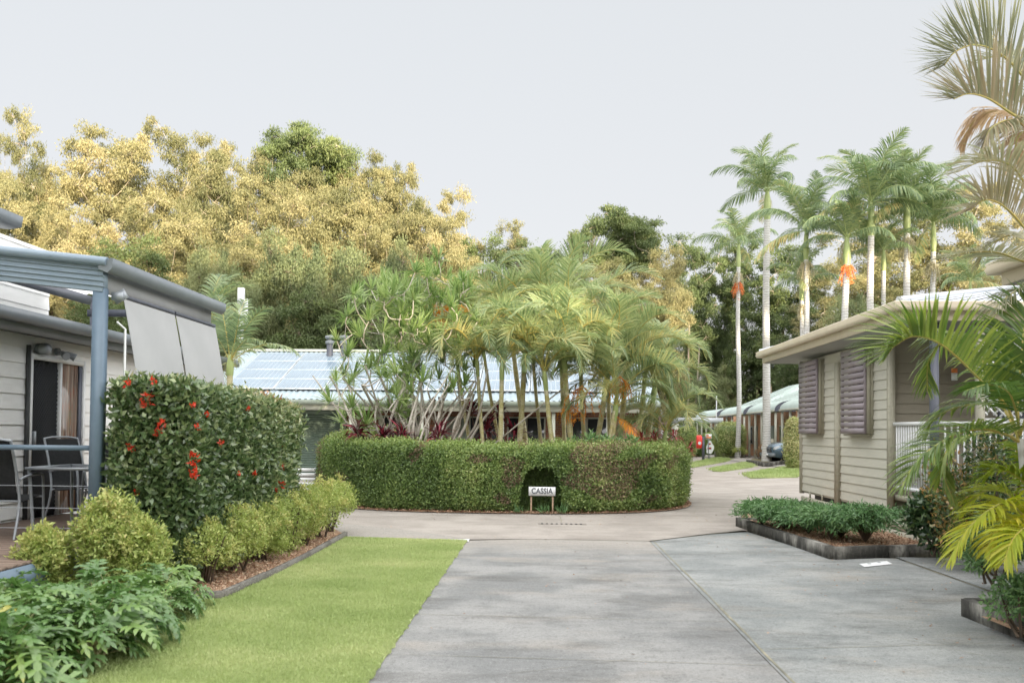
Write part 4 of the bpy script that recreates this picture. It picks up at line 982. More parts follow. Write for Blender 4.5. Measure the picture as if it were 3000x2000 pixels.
def put(P2, N2, z, tint, L=.048, Wd=.027, dep=.05, nz=0, cut=True):
    P = np.c_[P2, z]; Nn = np.c_[N2*(1 if not nz else 0), np.full(len(P2), float(nz))]
    if not nz:
        h = hh(P); k = np.clip((z-h+.14)/.14, 0, 1); P[:, :2] -= N2*(k*k*.10)[:, None]     # rounded shoulder
        k2 = np.clip((.30-z)/.30, 0, 1); P[:, :2] -= N2*(k2**2*.16)[:, None]; Nn = norm(Nn+np.c_[np.zeros((len(P), 2)), k*1.2])
    P += Nn*(pnoise(P, 2.0, 2)*.06+pnoise(P, 8, 12)*.035)[:, None]
    ok = ~niche(P) if cut else np.ones(len(P), bool)
    tn = np.broadcast_to(tint, (len(P),)); br = (pnoise(P*[1, 1, 1.4], 1.5, 33)+.35*pnoise(P, 6, 34)) > .40
    br &= rng.random(len(P)) < .8; dep_ = dep
    thin = ~(br & (rng.random(len(P)) < .35))
    for sel, mi in ((ok & ~br, 0), (ok & br & thin, 1)): hedge_leaves(G, P[sel], Nn[sel], L*(1 if mi == 0 else .85), Wd*(1 if mi == 0 else .8), tn[sel], dep_, mi)
n = 120000; P2, N2 = ringpts(n, ring, nor, wf); z = rng.random(n)**.95; z = z*hh(np.c_[P2, z])
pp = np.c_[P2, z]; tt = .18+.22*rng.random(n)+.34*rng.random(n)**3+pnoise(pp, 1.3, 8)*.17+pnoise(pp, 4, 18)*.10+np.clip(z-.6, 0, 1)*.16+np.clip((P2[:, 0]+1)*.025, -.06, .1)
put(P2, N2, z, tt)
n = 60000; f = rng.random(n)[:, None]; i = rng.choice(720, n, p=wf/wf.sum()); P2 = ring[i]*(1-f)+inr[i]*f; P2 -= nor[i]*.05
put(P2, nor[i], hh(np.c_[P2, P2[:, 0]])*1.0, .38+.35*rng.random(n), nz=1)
n = 22000; P2, N2 = ringpts(n, inr, -nor, seglen); z = rng.random(n)*hh(np.c_[P2, P2[:, 0]]); put(P2, N2, z, .2+.3*rng.random(n), cut=False)
# niche lining
n = 9000; P = np.stack([NX0-.05+(NX1-NX0+.1)*rng.random(n), np.full(n, 17.95)+.12*rng.random(n), rng.random(n)*.98], -1)
hedge_leaves(G, P, np.tile([0, -1., 0], (n, 1)), .04, .022, .1+.25*rng.random(n), .06)
# inner growth so the hedge is opaque, tinted dark as shade for the gaps
no = np.array([sup(t, 1, .10) for t in ths[::6]]); ni = np.array([sup(t, 1, .85) for t in ths[::6]]); m = len(no)
for k in range(m):
    a, b = no[k], no[(k+1) % m]; c, d = ni[k], ni[(k+1) % m]; h = float(hh(np.array([[a[0], a[1], 0]]))[0])-.10
    if a[1] < CY-2 and NX0-.05 < (a[0]+b[0])/2 < NX1+.05:
        # arched cut
        for zc0, zc1 in ((.93, h),):
            G.poly([(*a, zc0), (*b, zc0), (*b, zc1), (*a, zc1)], .1); G.poly([(*a, zc0), (*b, zc0), (*(b+[0, .42]), zc0), (*(a+[0, .42]), zc0)], .05)
        G.poly([(*(a+[0, .42]), .0), (*(b+[0, .42]), .0), (*(b+[0, .42]), .93), (*(a+[0, .42]), .93)], .05)
    else: G.poly([(*a, 0.06), (*b, .06), (*b, h), (*a, h)], .12)
    G.poly([(*a, h), (*b, h), (*d, h), (*c, h)], .2); G.poly([(*c, 0), (*d, 0), (*d, h), (*c, h)], .12)
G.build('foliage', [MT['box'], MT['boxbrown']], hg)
G = Rel(O)
for k in range(420):      # stray new shoots above the clipped top
    i = rng.integers(0, 720); q = rng.random(); b = ring[i]*(1-q)+inr[i]*q; h = float(hh(np.array([[b[0], b[1], 0]]))[0]); P = np.array([[b[0], b[1], h]])+rng.normal(size=(6, 3))*.015+np.c_[np.zeros((6, 2)), np.linspace(0, .10*rng.random()+.03, 6)]
    G.leaves(P, rdir(6, 1.5), rdir(6), .035, .018, .5+.4*rng.random(6))
G.build('new_growth', MT['box'], hg)
G = Rel(O)
for k in range(70):
    i = rng.integers(360, 720); b = ring[i]-nor[i]*(.14+.2*rng.random()); 
    if NX0-.1 < b[0] < NX1+.1: continue
    limb(G, (*b, 0), (b[0]+rng.normal()*.1, b[1]+.05, .35+.2*rng.random()), .011, .006, .1, 5)
G.build('stem', MT['twig'], hg)
# soil inside and leaf litter at the foot
isl = np.array([sup(t, 1, -.12) for t in ths[::8]])
flat('island_bed', isl, .02, MT['mulch'], 'stuff')
n = 5200; i = rng.integers(330, 750, n) % 720; P2 = ring[i]+nor[i]*(rng.random(n)[:, None]*.22-.12); G = Geo(); D = rdir(n); D[:, 2] *= .3
G.leaves(np.c_[P2, .022+.02*rng.random(n)], D, rdir(n, 2), .045*(.5+rng.random(n)), .02, rng.random(n)*.8, .1); o = G.build('fallen_leaves', MT['chips']); o['kind'] = 'stuff'
# name sign in the niche
p = at(1588, 1440, 17.45); p2 = at(1549, 1425, 17.45); p3 = at(1627, 1452, 17.45)
t = thing('name_sign', 'white sign reading CASSIA in the hedge niche', 'sign', (p.x, 17.45, 0)); hwid = (p3.x-p2.x)/2; z1 = p2.z; z0 = p3.z
G = Geo(); G.box(-hwid, hwid, -.012, .012, z0, z1); G.build('board', MT['white'], t)
stk = mat('bare pine stake', (.40, .28, .19), (.22, .16, .11), 5, .8)
for s in (-1, 1): G = Geo(); G.add([(s*(hwid-.05)-.018, .014, z0+.02), (s*(hwid-.05)+.018, .014, z0+.02), (s*(hwid-.05)+.012, .014, -.02), (s*(hwid-.05)-.012, .014, -.02), (s*(hwid-.05)-.018, .03, z0+.02), (s*(hwid-.05)+.018, .03, z0+.02), (s*(hwid-.05)+.012, .04, -.02), (s*(hwid-.05)-.012, .04, -.02)], [[0, 1, 2, 3], [4, 7, 6, 5], [0, 3, 7, 4], [1, 5, 6, 2], [0, 4, 5, 1]]); G.build('stake', stk, t)
fc = bpy.data.curves.new('lettering', 'FONT'); fc.body = 'CASSIA'; fc.size = .155; fc.extrude = .002; fc.offset = .0035; fc.align_x = 'CENTER'; fc.align_y = 'CENTER'; fc.space_character = 1.03
fo = bpy.data.objects.new('lettering', fc); COL.objects.link(fo); fo.parent = t; fo.location = (0, -.0155, (z0+z1)/2+.003); fo.rotation_euler = (PI/2, 0, 0); fo.scale = (.82, 1, 1); fc.materials.append(mat('dark grey lettering', (.10, .11, .13), None))
bpy.context.view_layer.update()
lme = bpy.data.meshes.new_from_object(fo.evaluated_get(bpy.context.evaluated_depsgraph_get())); lo = bpy.data.objects.new('lettering', lme); COL.objects.link(lo); lo.parent = t
lo.location = fo.location; lo.rotation_euler = fo.rotation_euler; lo.scale = fo.scale; bpy.data.objects.remove(fo); lo.name = 'lettering'
# strappy sprigs in the niche
for k, (dx, ds) in enumerate(((-.42, 'left of the sign'), (.06, 'before the sign, reaching over the letters'), (.44, 'right of the sign'))):
    t = thing('grass_tuft', 'small green strappy tuft in the niche '+ds, 'plant', (NC+dx, 17.40, .02), 0, 'tufts in the hedge niche'); G = Geo(); n = 26
    G.leaves(rng.normal(size=(n, 3))*[.05, .03, 0], norm(np.c_[rng.normal(size=n)*.5, rng.normal(size=n)*.3-.1, np.ones(n)]), rdir(n), .20*(.6+.7*rng.random(n)), .02, .3+.5*rng.random(n)); G.build('foliage', MT['fern'], t)

# ------------------------------------------------------------ island planting
CP = frond_protos('frond', [dict(pts=arch(2.5, 1.3, 2.4, 7, .1), nl=60, Lmax=.56, wid=.03, vee=.65, droop=.35, tint=(.2, .5), petiole=.2, rr=.016, a0=1.2),
                            dict(pts=arch(2.4, 1.1, 2.9, 7, -.1), nl=58, Lmax=.54, wid=.03, vee=.55, droop=.45, tint=(.2, .5), petiole=.2, rr=.016),
                            dict(pts=arch(2.1, .7, 2.5, 7, .15), nl=54, Lmax=.48, wid=.03, vee=.35, droop=.6, tint=(.05, .5), petiole=.2, rr=.015),
                            dict(pts=arch(2.3, 1.1, 3.3, 7, .05), nl=56, Lmax=.5, wid=.03, vee=.75, droop=.3, tint=(.45, .5), petiole=.2, rr=.016)], [MT['cane_leaf'], MT['rachis']])
DF = frond_protos('dead_frond', [dict(pts=arch(1.4, -.4, 1.3, 6, .1), nl=30, Lmax=.42, wid=.03, vee=.1, droop=1.0, tint=(.2, .6), petiole=.15)], [MT['orange'], MT['orange']])[0]
def cane(px, base_px, top_y, n, sc, label, Y, r=.055, dead=0):
    b = at(base_px, 1400, Y); c = at(px, top_y, Y+rng.normal()*.15)
    t = thing('cane_palm', label, 'palm', (b.x, Y, .02), 0, 'golden cane palms on the island')
    lean = np.array([c.x-b.x, c.y-Y]); h = c.z
    G = Geo(); P = catmull([(0, 0, -.05), (lean[0]*.35, lean[1]*.3, h*.35), (lean[0]*.75, lean[1]*.7, h*.72), (lean[0], lean[1], h)], 16)
    rad = np.linspace(r, r*.8, 16)*(1+.05*np.sin(np.arange(16)*2.5)); G.tube(P, rad, 9, cap=False); d = norm(P[-1]-P[-2]); G.tube([P[-1], P[-1]+d*.35*sc, P[-1]+d*.6*sc], [r*.85, r, r*.5], 9, .5, 1, cap=False)
    G.build('trunk', [MT['cane'], MT['shaft']], t, smooth=True)
    a0 = rng.random()*6.28
    for k in range(n):
        q = k/n; pi_ = [0, 1, 3, 1, 2, 0, 3, 2][min(7, int(q*8))]
        add_frond(t, CP[pi_], Vector(P[-1]+d*.45*sc), a0+k*2.4+rng.normal()*.2, rng.normal()*.12+(.25 if q < .2 else 0), sc*(.85+.3*rng.random()), roll=rng.normal()*.3)
    for k in range(dead):
        add_frond(t, DF, Vector(P[-1]+d*.1), -PI/2+rng.normal()*.5, .1, .75, 'dead_frond')
    return t
canes = [ # crown px, base px, crown y, fronds, scale, Y, label
 (1400, 1428, 1010, 9, .78, 20.2, 'thick olive green trunked palm at the left of the palm group'),
 (1470, 1463, 1020, 8, .70, 20.0, 'slim pale trunk palm, second from the left of the palm group'),
 (1535, 1512, 1000, 9, .85, 20.6, 'leaning palm, third from the left, bowing to the right'),
 (1420, 1490, 880, 10, .95, 22.8, 'taller palm behind the left group with blue green crown'),
 (1600, 1640, 1050, 9, .82, 20.0, 'palm leaning left with low heart shaped crown in the middle of the island'),
 (1655, 1690, 1000, 9, .90, 20.3, 'palm with drooping crown just right of the middle of the island'),
 (1560, 1600, 860, 11, 1.0, 22.4, 'tall palm at the top centre of the island'),
 (1700, 1720, 820, 12, 1.02, 22.0, 'tallest palm of the island, pale spear leaf'),
 (1770, 1720, 930, 10, .95, 20.8, 'palm with arching crown right of centre'),
 (1800, 1748, 1050, 8, .80, 20.1, 'lower palm with twin slim stems right of centre'),
 (1830, 1790, 850, 11, 1.0, 22.6, 'tall palm at the back right of the island'),
 (1880, 1800, 960, 10, .95, 21.0, 'palm leaning right with yellowing leaves'),
 (1850, 1768, 1080, 7, .70, 20.2, 'short palm with orange leaf bases'),
 (1935, 1850, 900, 10, .95, 22.2, 'back palm spreading to the right edge of the island'),
 (1960, 1870, 1030, 9, .90, 21.2, 'outer right palm with golden drooping fronds'),
 (1990, 1900, 1150, 8, .75, 21.0, 'lowest palm at the right end of the island'),
 (1640, 1660, 760, 9, .9, 23.6, 'thin palm standing at the back of the island'),
 (1500, 1560, 820, 10, .95, 23.6, 'back left palm with silvery fronds'),
 (1345, 1400, 930, 9, .85, 22.8, 'palm just right of the dragon trees'),
]
for i, (cx_, bx_, cy_, n, sc, Y, ds) in enumerate(canes): cane(cx_-(48 if cx_ > 1800 else 0), bx_, cy_+(175 if cy_ < 960 else 95)+(60 if cx_ > 1690 else 0), n+4, sc*(.95 if cx_ > 1800 else 1.06), ds, Y, .05+.012*(i % 3), dead=1 if i in (12,) else 0)
# hanging orange frond and seed stalks
def spray(px, py, Y, s, label, m='orange', dirn=(0, 0, -1), n=140, nm='seed_spray'):
    c = at(px, py, Y); t = thing(nm, label, 'palm litter' if m == 'orange' else 'fruit', c); G = Geo()
    for k in range(14):
        e = np.array([rng.normal()*.28*s, rng.normal()*.2*s, -.65*s*(.6+.5*rng.random())]); P = catmull([(0, 0, .1*s), e*.5+[e[0]*.3, 0, .1*s], e], 8); G.tube(P, .008*s, 4, .4, cap=False)
        m_ = n//14; q = P[rng.integers(2, 8, m_)]; G.leaves(q, norm(rng.normal(size=(m_, 3))+[0, 0, -.8]), rdir(m_), .14*s*(.5+rng.random(m_)), .02*s, rng.random(m_))
    G.build('frond', MT[m], t)
spray(1325, 895, 21.0, 1.0, 'hanging orange dead frond in the dragon tree crowns', n=600)
spray(1262, 890, 21.2, .4, 'small orange dry frond tip left of the large one', n=200)
spray(1705, 1140, 20.0, .8, 'orange seed stalks hanging between the island trunks', n=260)
spray(1668, 1195, 19.9, .55, 'coral seed spray low between the island trunks', n=200)
spray(1815, 1110, 20.0, .7, 'orange leaf bases among the right island trunks', n=160)

# dragon trees
ROS = Geo(); n = 42; a = rng.random(n)*6.28; el = rng.random(n)*1.8-.35
D = np.stack([np.cos(a)*np.cos(el), np.sin(a)*np.cos(el), np.sin(el)], -1)
P = D*.02; Nn = norm(np.array([0, 0, 1.])+rng.normal(size=(n, 3))*.2); Ln = .42*(.7+.45*rng.random(n))
S = norm(np.cross(D, Nn)); q = P+D*Ln[:, None]*.5+[0, 0, .01]; e_ = P+D*Ln[:, None]-np.array([0, 0, .05])*(1-np.abs(D[:, 2:]))
V = np.stack([P-S*.010, P+S*.010, q+S*.014, q-S*.014, e_], 1).reshape(-1, 3); o = np.arange(n)[:, None]*5; tt = .25+.6*rng.random(n)
ROS.add(V, o+np.array([0, 1, 2, 3]), tt); ROS.n -= len(V); ROS.V.pop(); ROS.add(V, o+np.array([3, 2, 4]), tt)
def dragon(label, base_px, Y, heads, seed, nstem=10):
    b = at(base_px, 1400, Y); t = thing('dragon_tree', label, 'tree', (b.x, Y, .02), 0, 'dragon trees on the island'); S = Geo(); G = Geo(); nodes = []
    for k in range(nstem):
        x = rng.normal()*.42; P = catmull([(x*.45, rng.normal()*.25, -.05), (x*.7+rng.normal()*.06, rng.normal()*.3, .9), (x*1.3+rng.normal()*.12, rng.normal()*.4, 1.7), (x*1.9+rng.normal()*.2, rng.normal()*.5, 2.3+rng.random()*.7)], 10)
        S.tube(P, np.linspace(.036, .022, 10)*(.7+.6*rng.random()), 6, cap=False)
        for p in P[6:]: nodes.append((p, .026))
    H = []
    for px, py in heads:
        c = at(px, py, Y+rng.normal()*.5); H.append(np.array([c.x-b.x, c.y-Y, c.z]))
    H.sort(key=lambda p: p[2])
    for p in H:
        best = min((q for q in nodes if q[0][2] < p[2]-.12), key=lambda q: np.linalg.norm(q[0]-p), default=nodes[0])
        P = catmull([best[0], (best[0]+p)/2+rng.normal(size=3)*.07+[0, 0, -.06], p-[0, 0, .02]], 6); S.tube(P, np.linspace(best[1]*.8, .012, 6), 5, cap=False)
        for q, r in zip(P[1:-1], np.linspace(best[1]*.75, .014, 4)): nodes.append((q, max(r, .013)))
        dd = norm(P[-1]-P[-2]); merge_xf(G, ROS, rotm(rng.random()*6.28, rng.normal()*.25, rng.normal()*.35, .8+.35*rng.random()), p, rng.normal()*.12)
    S.build('stem', MT['stem'], t, smooth=True); G.build('foliage', MT['drac'], t)
def headset(n, x0, x1, y0, y1, shape=None):
    out = []
    while len(out) < n:
        x = x0+(x1-x0)*rng.random(); y = y0+(y1-y0)*rng.random()
        if shape and not shape(x, y): continue
        if all(abs(x-a)+abs(y-b) > 17 for a, b in out): out.append((x, y))
    return out
el1 = lambda x, y: ((x-1120)/150)**2+((y-1040)/225)**2 < 1
dragon('dragon tree with grey stems at the left end of the island', 1180, 19.6, headset(62, 970, 1290, 840, 1250, el1)+[(1088, 850), (1215, 800), (1130, 905), (985, 1120), (1008, 1100), (968, 1180), (1060, 1230), (1000, 1240)], 1, 20)
el2 = lambda x, y: ((x-1290)/130)**2+((y-980)/190)**2 < 1
dragon('dragon tree with thick bare grey trunks beside the palms', 1275, 20.2, headset(52, 1160, 1420, 790, 1160, el2)+[(1285, 765), (1250, 815), (1345, 860), (1180, 860), (1390, 1080)], 2, 20)
dragon('smaller dragon tree behind, showing over the other two', 1215, 22.0, headset(30, 1060, 1380, 820, 1060, lambda x, y: True), 3, 8)

# maroon cordylines, bromeliads
def cordyline(px, Y, h, label, n=46, sc=1.0, m='cord', grp='maroon cordylines on the island', L=.42, Wd=.055):
    b = at(px, 1400, Y); t = thing('cordyline' if m == 'cord' else 'bromeliad', label, 'plant', (b.x, Y, .02), 0, grp); S = Geo(); G = Geo()
    for j, dx in enumerate((-.12, .1, 0)):
        top = np.array([dx*1.6, rng.normal()*.1, h*(1-.22*j)]); limb(S, (dx*.5, 0, -.03), top, .014, .010, .05, 6)
        a = rng.random(n)*6.28; el = rng.random(n)*1.7-.4; D = np.stack([np.cos(a)*np.cos(el), np.sin(a)*np.cos(el), np.sin(el)], -1)
        G.leaves(top+D*.03+np.c_[np.zeros((n, 2)), rng.random(n)*.2-.15], D, np.tile([0, 0, 1.], (n, 1))+rng.normal(size=(n, 3))*.3, L*sc*(.6+.6*rng.random(n)), Wd*sc, rng.random(n), .25)
    S.build('stem', MT['twig'], t); G.build('foliage', MT[m], t)
cordyline(1075, 19.0, 1.55, 'maroon cordyline at the left end of the island')
cordyline(1310, 19.0, 1.5, 'maroon cordyline at the foot of the bare grey trunks')
cordyline(1402, 21.2, 2.1, 'taller maroon cordyline between dragon tree and olive trunk')
cordyline(1486, 21.0, 2.05, 'maroon cordyline behind the slim pale trunk')
cordyline(1200, 18.9, 1.45, 'low maroon cordyline half hidden between grey stems')
cordyline(1150, 18.8, 1.4, 'low maroon cordyline under the left dragon tree')
for i, (px, Y) in enumerate(((1905, 20.4), (1940, 21.0), (1970, 21.8), (2000, 22.4))):
    cordyline(px, Y, 1.42+.03*i, 'pink red leafed bromeliad over the right end of the hedge, %s' % ['first from the palms', 'second from the palms', 'third from the palms', 'outermost'][i], 40, .8, 'brom', 'pink red plants on the island', .35, .045)
for i, (px, Y) in enumerate(((1735, 18.9), (1790, 18.8), (1845, 19.0), (1700, 19.3))):
    shrub('leafy_shrub', 'low bright green shrub among the island trunks, '+['left of three slim stems', 'before the orange leaf bases', 'toward the right end', 'beside the drooping palm'][i], 'shrub', (at(px, 1400, Y).x, Y, .9), (.28, .25, .34), 500, .12, .035, 'fern', (.5, .5), 'green shrubs under the palms', 6)
# ------------------------------------------------------------ beige cabin on the right
XW = 5.36; Y0c, Y1c = 13.9, 18.6
cb = thing('beige_cabin', 'beige weatherboard cabin with mauve slatted shutters and cream gutters', 'cabin', (XW, 16, 0)); O = Vector((XW, 16, 0))
G = Rel(O); G.box(XW+.03, 12.4, Y0c+.03, Y1c, .42, 3.12)
boards(G, (XW+.03, Y0c+.0), (XW+.03, Y1c), .46, 3.12, .156, (-1, 0), .02); G.build('wall', MT['beige'], cb)
G = Rel(O); boards(G, (XW+.03, Y0c+.03), (12.4, Y0c+.03), .7, 3.12, .156, (0, -1), .02); G.build('porch_wall', MT['beigedk'], cb)
G = Rel(O); G.box(XW-.025, XW+.06, Y0c-.06, Y0c+.06, .40, 3.12); G.build('corner_trim', MT['beigetrim'], cb)
G = Rel(O); G.box(XW-.02, XW+.06, Y1c-.03, Y1c+.06, .40, 3.12); G.build('corner_trim', MT['beigetrim'], cb)
G = Rel(O); G.box(XW-.05, XW+.03, 16.22, 16.36, .34, 2.92); G.build('cover_strip', MT['beigetrim'], cb)
G = Rel(O)
for a, b in ((12.45, 16.25), (16.30, 18.6)):
    G.box(XW+.0, XW+.03, a, b, .19, .34); G.box(XW+.002, XW+.03, a, b, -.02, .175)
for yy in np.arange(12.6, 18.5, .78): G.box(XW+.01, XW+.035, yy-.02, yy+.02, .34, .46)
G.build('skirting', MT['beigetrim'], cb)
G = Rel(O); G.box(XW+.25, 12, 12.6, 18.5, -.02, .44); G.build('underfloor_shade', MT['black'], cb)  # solid black block standing in for the shade beneath the floor
# eaves: gutter, fascia, soffit, hip roof
EXr, EY0, EY1, EZ = 4.75, 12.15, 19.9, 3.42; XE2 = 13.0
def ring_profile(G, prof, x0, y0, x1, y1, close=True):
    """sweep (outward, z) profile round a rectangle"""
    cs_ = [(x0, y0, -1, -1), (x1, y0, 1, -1), (x1, y1, 1, 1), (x0, y1, -1, 1)]
    n = len(prof)
    for k in range(4):
        ax, ay, sx, sy = cs_[k]; bx, by, tx, ty = cs_[(k+1) % 4]
        V = [(ax+sx*o, ay+sy*o, z) for o, z in prof]+[(bx+tx*o, by+ty*o, z) for o, z in prof]
        G.add(V, [[i, (i+1) % n, n+(i+1) % n, n+i] for i in range(n)])
gp = [(0, EZ-.11), (.0, EZ+.01), (.10, EZ+.015), (.115, EZ+.0), (.105, EZ-.03), (.12, EZ-.06), (.10, EZ-.115)]
G = Rel(O); ring_profile(G, gp, EXr+.12, EY0+.12, XE2, EY1); G.build('gutter', MT['cream'], cb)
fp = [(-.025, EZ-.24), (-.025, EZ-.0), (-.003, EZ-.0), (-.003, EZ-.24)]
G = Rel(O); ring_profile(G, fp, EXr+.12, EY0+.12, XE2, EY1); G.build('fascia', MT['cream'], cb)
G = Rel(O); G.box(EXr+.15, XE2-.05, EY0+.15, EY1-.05, EZ-.25, EZ-.225); G.build('soffit', MT['soffit'], cb)
G = Rel(O); sl_ = .225; hw = (EY1-EY0)/2; ax, bx_ = EXr+.1, XE2+.1; ay, by = EY0+.1, EY1+.1; zc = EZ+.02; rz_ = zc+sl_*hw
def ribs(G, p, q, r1, r2):      # roof plane with raised ribs: eave p-q, ridge r1-r2
    p, q, r1, r2 = map(lambda v: np.array(v, float), (p, q, r1, r2)); n = max(6, int(np.linalg.norm(q-p)/.2)); 
    for i in range(n):
        for (u0, u1, h) in ((i/n, (i+.78)/n, 0), ((i+.78)/n, (i+1)/n, .02)):
            a, b = p+(q-p)*u0, p+(q-p)*u1; c, d = r1+(r2-r1)*u0, r1+(r2-r1)*u1
            G.poly([a+[0, 0, h], b+[0, 0, h], d+[0, 0, h], c+[0, 0, h]])
R1, R2 = (ax+hw, (ay+by)/2, rz_), (bx_-hw, (ay+by)/2, rz_)
ribs(G, (ax, ay, zc), (bx_, ay, zc), R1, R2); ribs(G, (bx_, by, zc), (ax, by, zc), R2, R1); ribs(G, (ax, by, zc), (ax, ay, zc), R1, R1); ribs(G, (bx_, ay, zc), (bx_, by, zc), R2, R2)
G.tube([(ax, ay, zc+.02), R1], .05, 6); G.tube([R1, R2], .05, 6); G.tube([(ax, by, zc+.02), R1], .05, 6); G.build('roof', MT['roofwhite'], cb)
# shuttered windows
def shutter(y0, y1, z0=1.63, z1=3.06):
    G = Rel(O); G.box(XW-.03, XW+.02, y0, y1, z0, z1); wn = G.build('window', MT['beigetrim'], cb)
    G = Rel(O); G.box(XW-.04, XW-.032, y0+.06, y1-.06, z0+.06, z1-.06); G.build('pane', MT['glass'], wn)
    G = Rel(O); xs = XW-.15; p = (z1-z0)/14
    for k in range(14): G.box(xs, xs+.008, y0-.02, y1+.02, z0+k*p+.004, z0+(k+1)*p-.010)
    G.box(xs+.009, xs+.045, y0-.02, y0+.03, z0, z1); G.box(xs+.009, xs+.045, y1-.03, y1+.02, z0, z1); G.box(xs+.009, xs+.045, (y0+y1)/2-.03, (y0+y1)/2+.03, z0, z1)
    G.build('slatted_shutter', MT['purple'], wn)
    G = Rel(O); G.box(xs+.046, XW-.031, y0+.02, y1, z0-.03, z0-.005); G.box(xs+.046, XW-.031, y0-.01, y0+.012, z0, z1); G.build('shutter_bracket', MT['beigetrim'], wn)
shutter(17.15, 18.25); shutter(14.62, 15.70)
# porch
G = Rel(O); G.box(XW+.05, 12.4, 12.4, Y0c+.02, .62, .70); G.box(XW+.02, 12.4, 12.36, 12.42, .42, .61); G.build('porch_deck', MT['beigetrim'], cb)
def balus(a, b, z0=.82, z1=1.78, sp=.085):
    G = Rel(O); a = np.array(a, float); b = np.array(b, float); Ld = np.linalg.norm(b-a); n = int(Ld/sp)
    G.bar((*a, z1), (*b, z1), .05, .055); G.bar((*a, z0), (*b, z0), .04, .05)
    for k in range(1, n):
        p = a+(b-a)*k/n; G.bar((*p, z0+.02), (*p, z1-.02), .02, .02, up=(0, 1, 0))
    G.build('balustrade', MT['white'], cb)
balus((XW+.04, 12.5), (XW+.04, 13.82)); balus((XW+.10, 12.44), (8.6, 12.44))
for x in (XW+.04, 6.02, 8.6):
    G = Rel(O); G.box(x-.045, x+.045, 12.39, 12.49, .42, EZ-.25); G.build('post', MT['navy' if x < 5.6 else 'beigetrim'], cb)
G = Rel(O)
lx0, lx1, lz0, lz1 = 6.08, 8.55, 1.86, 3.05
for s in (-1, 1):
    for c in np.arange(-2.5, 4.5, .115):
        # line z = lz0 + s*(x-lx0) + c
        xsn = np.linspace(lx0, lx1, 60); zs = lz0+s*(xsn-lx0)+(c if s > 0 else c+1.2); ok = (zs >= lz0) & (zs <= lz1)
        if ok.sum() > 1:
            a, b = np.where(ok)[0][[0, -1]]; G.bar((xsn[a], 12.44+s*.006, zs[a]), (xsn[b], 12.44+s*.006, zs[b]), .010, .024)
G.box(lx0-.04, lx1+.04, 12.42, 12.46, lz0-.05, lz0-.005); G.box(lx0-.04, lx1+.04, 12.42, 12.46, lz1+.005, lz1+.05); G.build('lattice', MT['white'], cb)
G = Rel(O); G.box(7.0, 7.85, Y0c-.04, Y0c+.005, .7, 2.75); G.build('door', MT['navy'], cb)
p0, p1 = at(2789, 1078, Y0c-.05), at(2806, 1114, Y0c-.05)
t = thing('wall_notice', 'small orange and white notice on the porch wall of the beige cabin', 'sign', (p0.x, Y0c-.03, p1.z)); ww, hh_ = p1.x-p0.x, p0.z-p1.z
G = Geo(); G.box(0, ww, -.01, .005, 0, hh_*.62); G.build('white_part', MT['white'], t); G = Geo(); G.box(0, ww, -.012, .005, hh_*.63, hh_); G.build('orange_part', MT['fruit'], t)
# next cabin: its eave reaches into the frame
c2 = thing('beige_cabin', 'corner of the next cabin roof with cream gutter at the right edge', 'cabin', (5.6, 5, 0)); O2 = Vector((5.6, 5, 0))
def prof2(p): return p
G = Rel(O2); ring_profile(G, [(o, z+.03) for o, z in gp], EXr+.12, 2.5, XE2, 9.66-.12+.05); G.build('gutter', MT['cream'], c2)
G = Rel(O2); ring_profile(G, [(o, z+.03) for o, z in fp], EXr+.12, 2.5, XE2, 9.66-.12+.05); G.build('fascia', MT['cream'], c2)
G = Rel(O2); G.box(EXr+.15, XE2-.05, 2.55, 9.5, EZ-.21, EZ-.19); G.build('soffit', MT['soffit'], c2)
G = Rel(O2); ym = 6.1; ribs(G, (EXr+.1, 9.6, EZ+.05), (EXr+.1, 2.4, EZ+.05), (8.4, ym, EZ+.85), (8.4, ym, EZ+.85)); ribs(G, (XE2, 9.6, EZ+.05), (EXr+.1, 9.6, EZ+.05), (9.5, ym, EZ+.85), (8.4, ym, EZ+.85)); ribs(G, (EXr+.1, 2.4, EZ+.05), (XE2, 2.4, EZ+.05), (8.4, ym, EZ+.85), (9.5, ym, EZ+.85)); G.build('roof', MT['roofwhite'], c2)
G = Rel(O2); G.box(5.83, 12.4, 3, 8.95, .44, 3.2); boards(G, (5.83, 3), (5.83, 8.95), .46, 3.2, .156, (-1, 0), .02); G.build('wall', MT['beige'], c2)

# ------------------------------------------------------------ garden by the cabin
def ferny(name, label, loc, rx, rz, n, grp):
    t = thing(name, label, 'shrub', loc, 0, grp); G = Geo(); S = Geo()
    for k in range(n):      # arching sprays of fine leaflets
        a = rng.random()*6.28; el = .15+rng.random()*1.1; Ls = rx*(.75+.5*rng.random()); P = catmull([(0, 0, .02), (math.cos(a)*Ls*.45*math.cos(el), math.sin(a)*Ls*.45*math.cos(el), rz*(.55+.5*math.sin(el))), (math.cos(a)*Ls, math.sin(a)*Ls, rz*(.35+.75*math.sin(el)))], 12)
        S.tube(P[:8], .004, 4, cap=False); m = 26; i = rng.integers(3, 12, m); T_ = norm(np.gradient(P, axis=0))[i]
        D = norm(T_+rng.normal(size=(m, 3))*.6+[0, 0, .15]); G.leaves(P[i]+rng.normal(size=(m, 3))*.025, D, rdir(m, 1), .085*(.6+.7*rng.random(m)), .020, .25+.4*rng.random(m)+.12*math.sin(el), .2)
    S.build('stem', MT['twig'], t); G.build('foliage', MT['fern'], t)
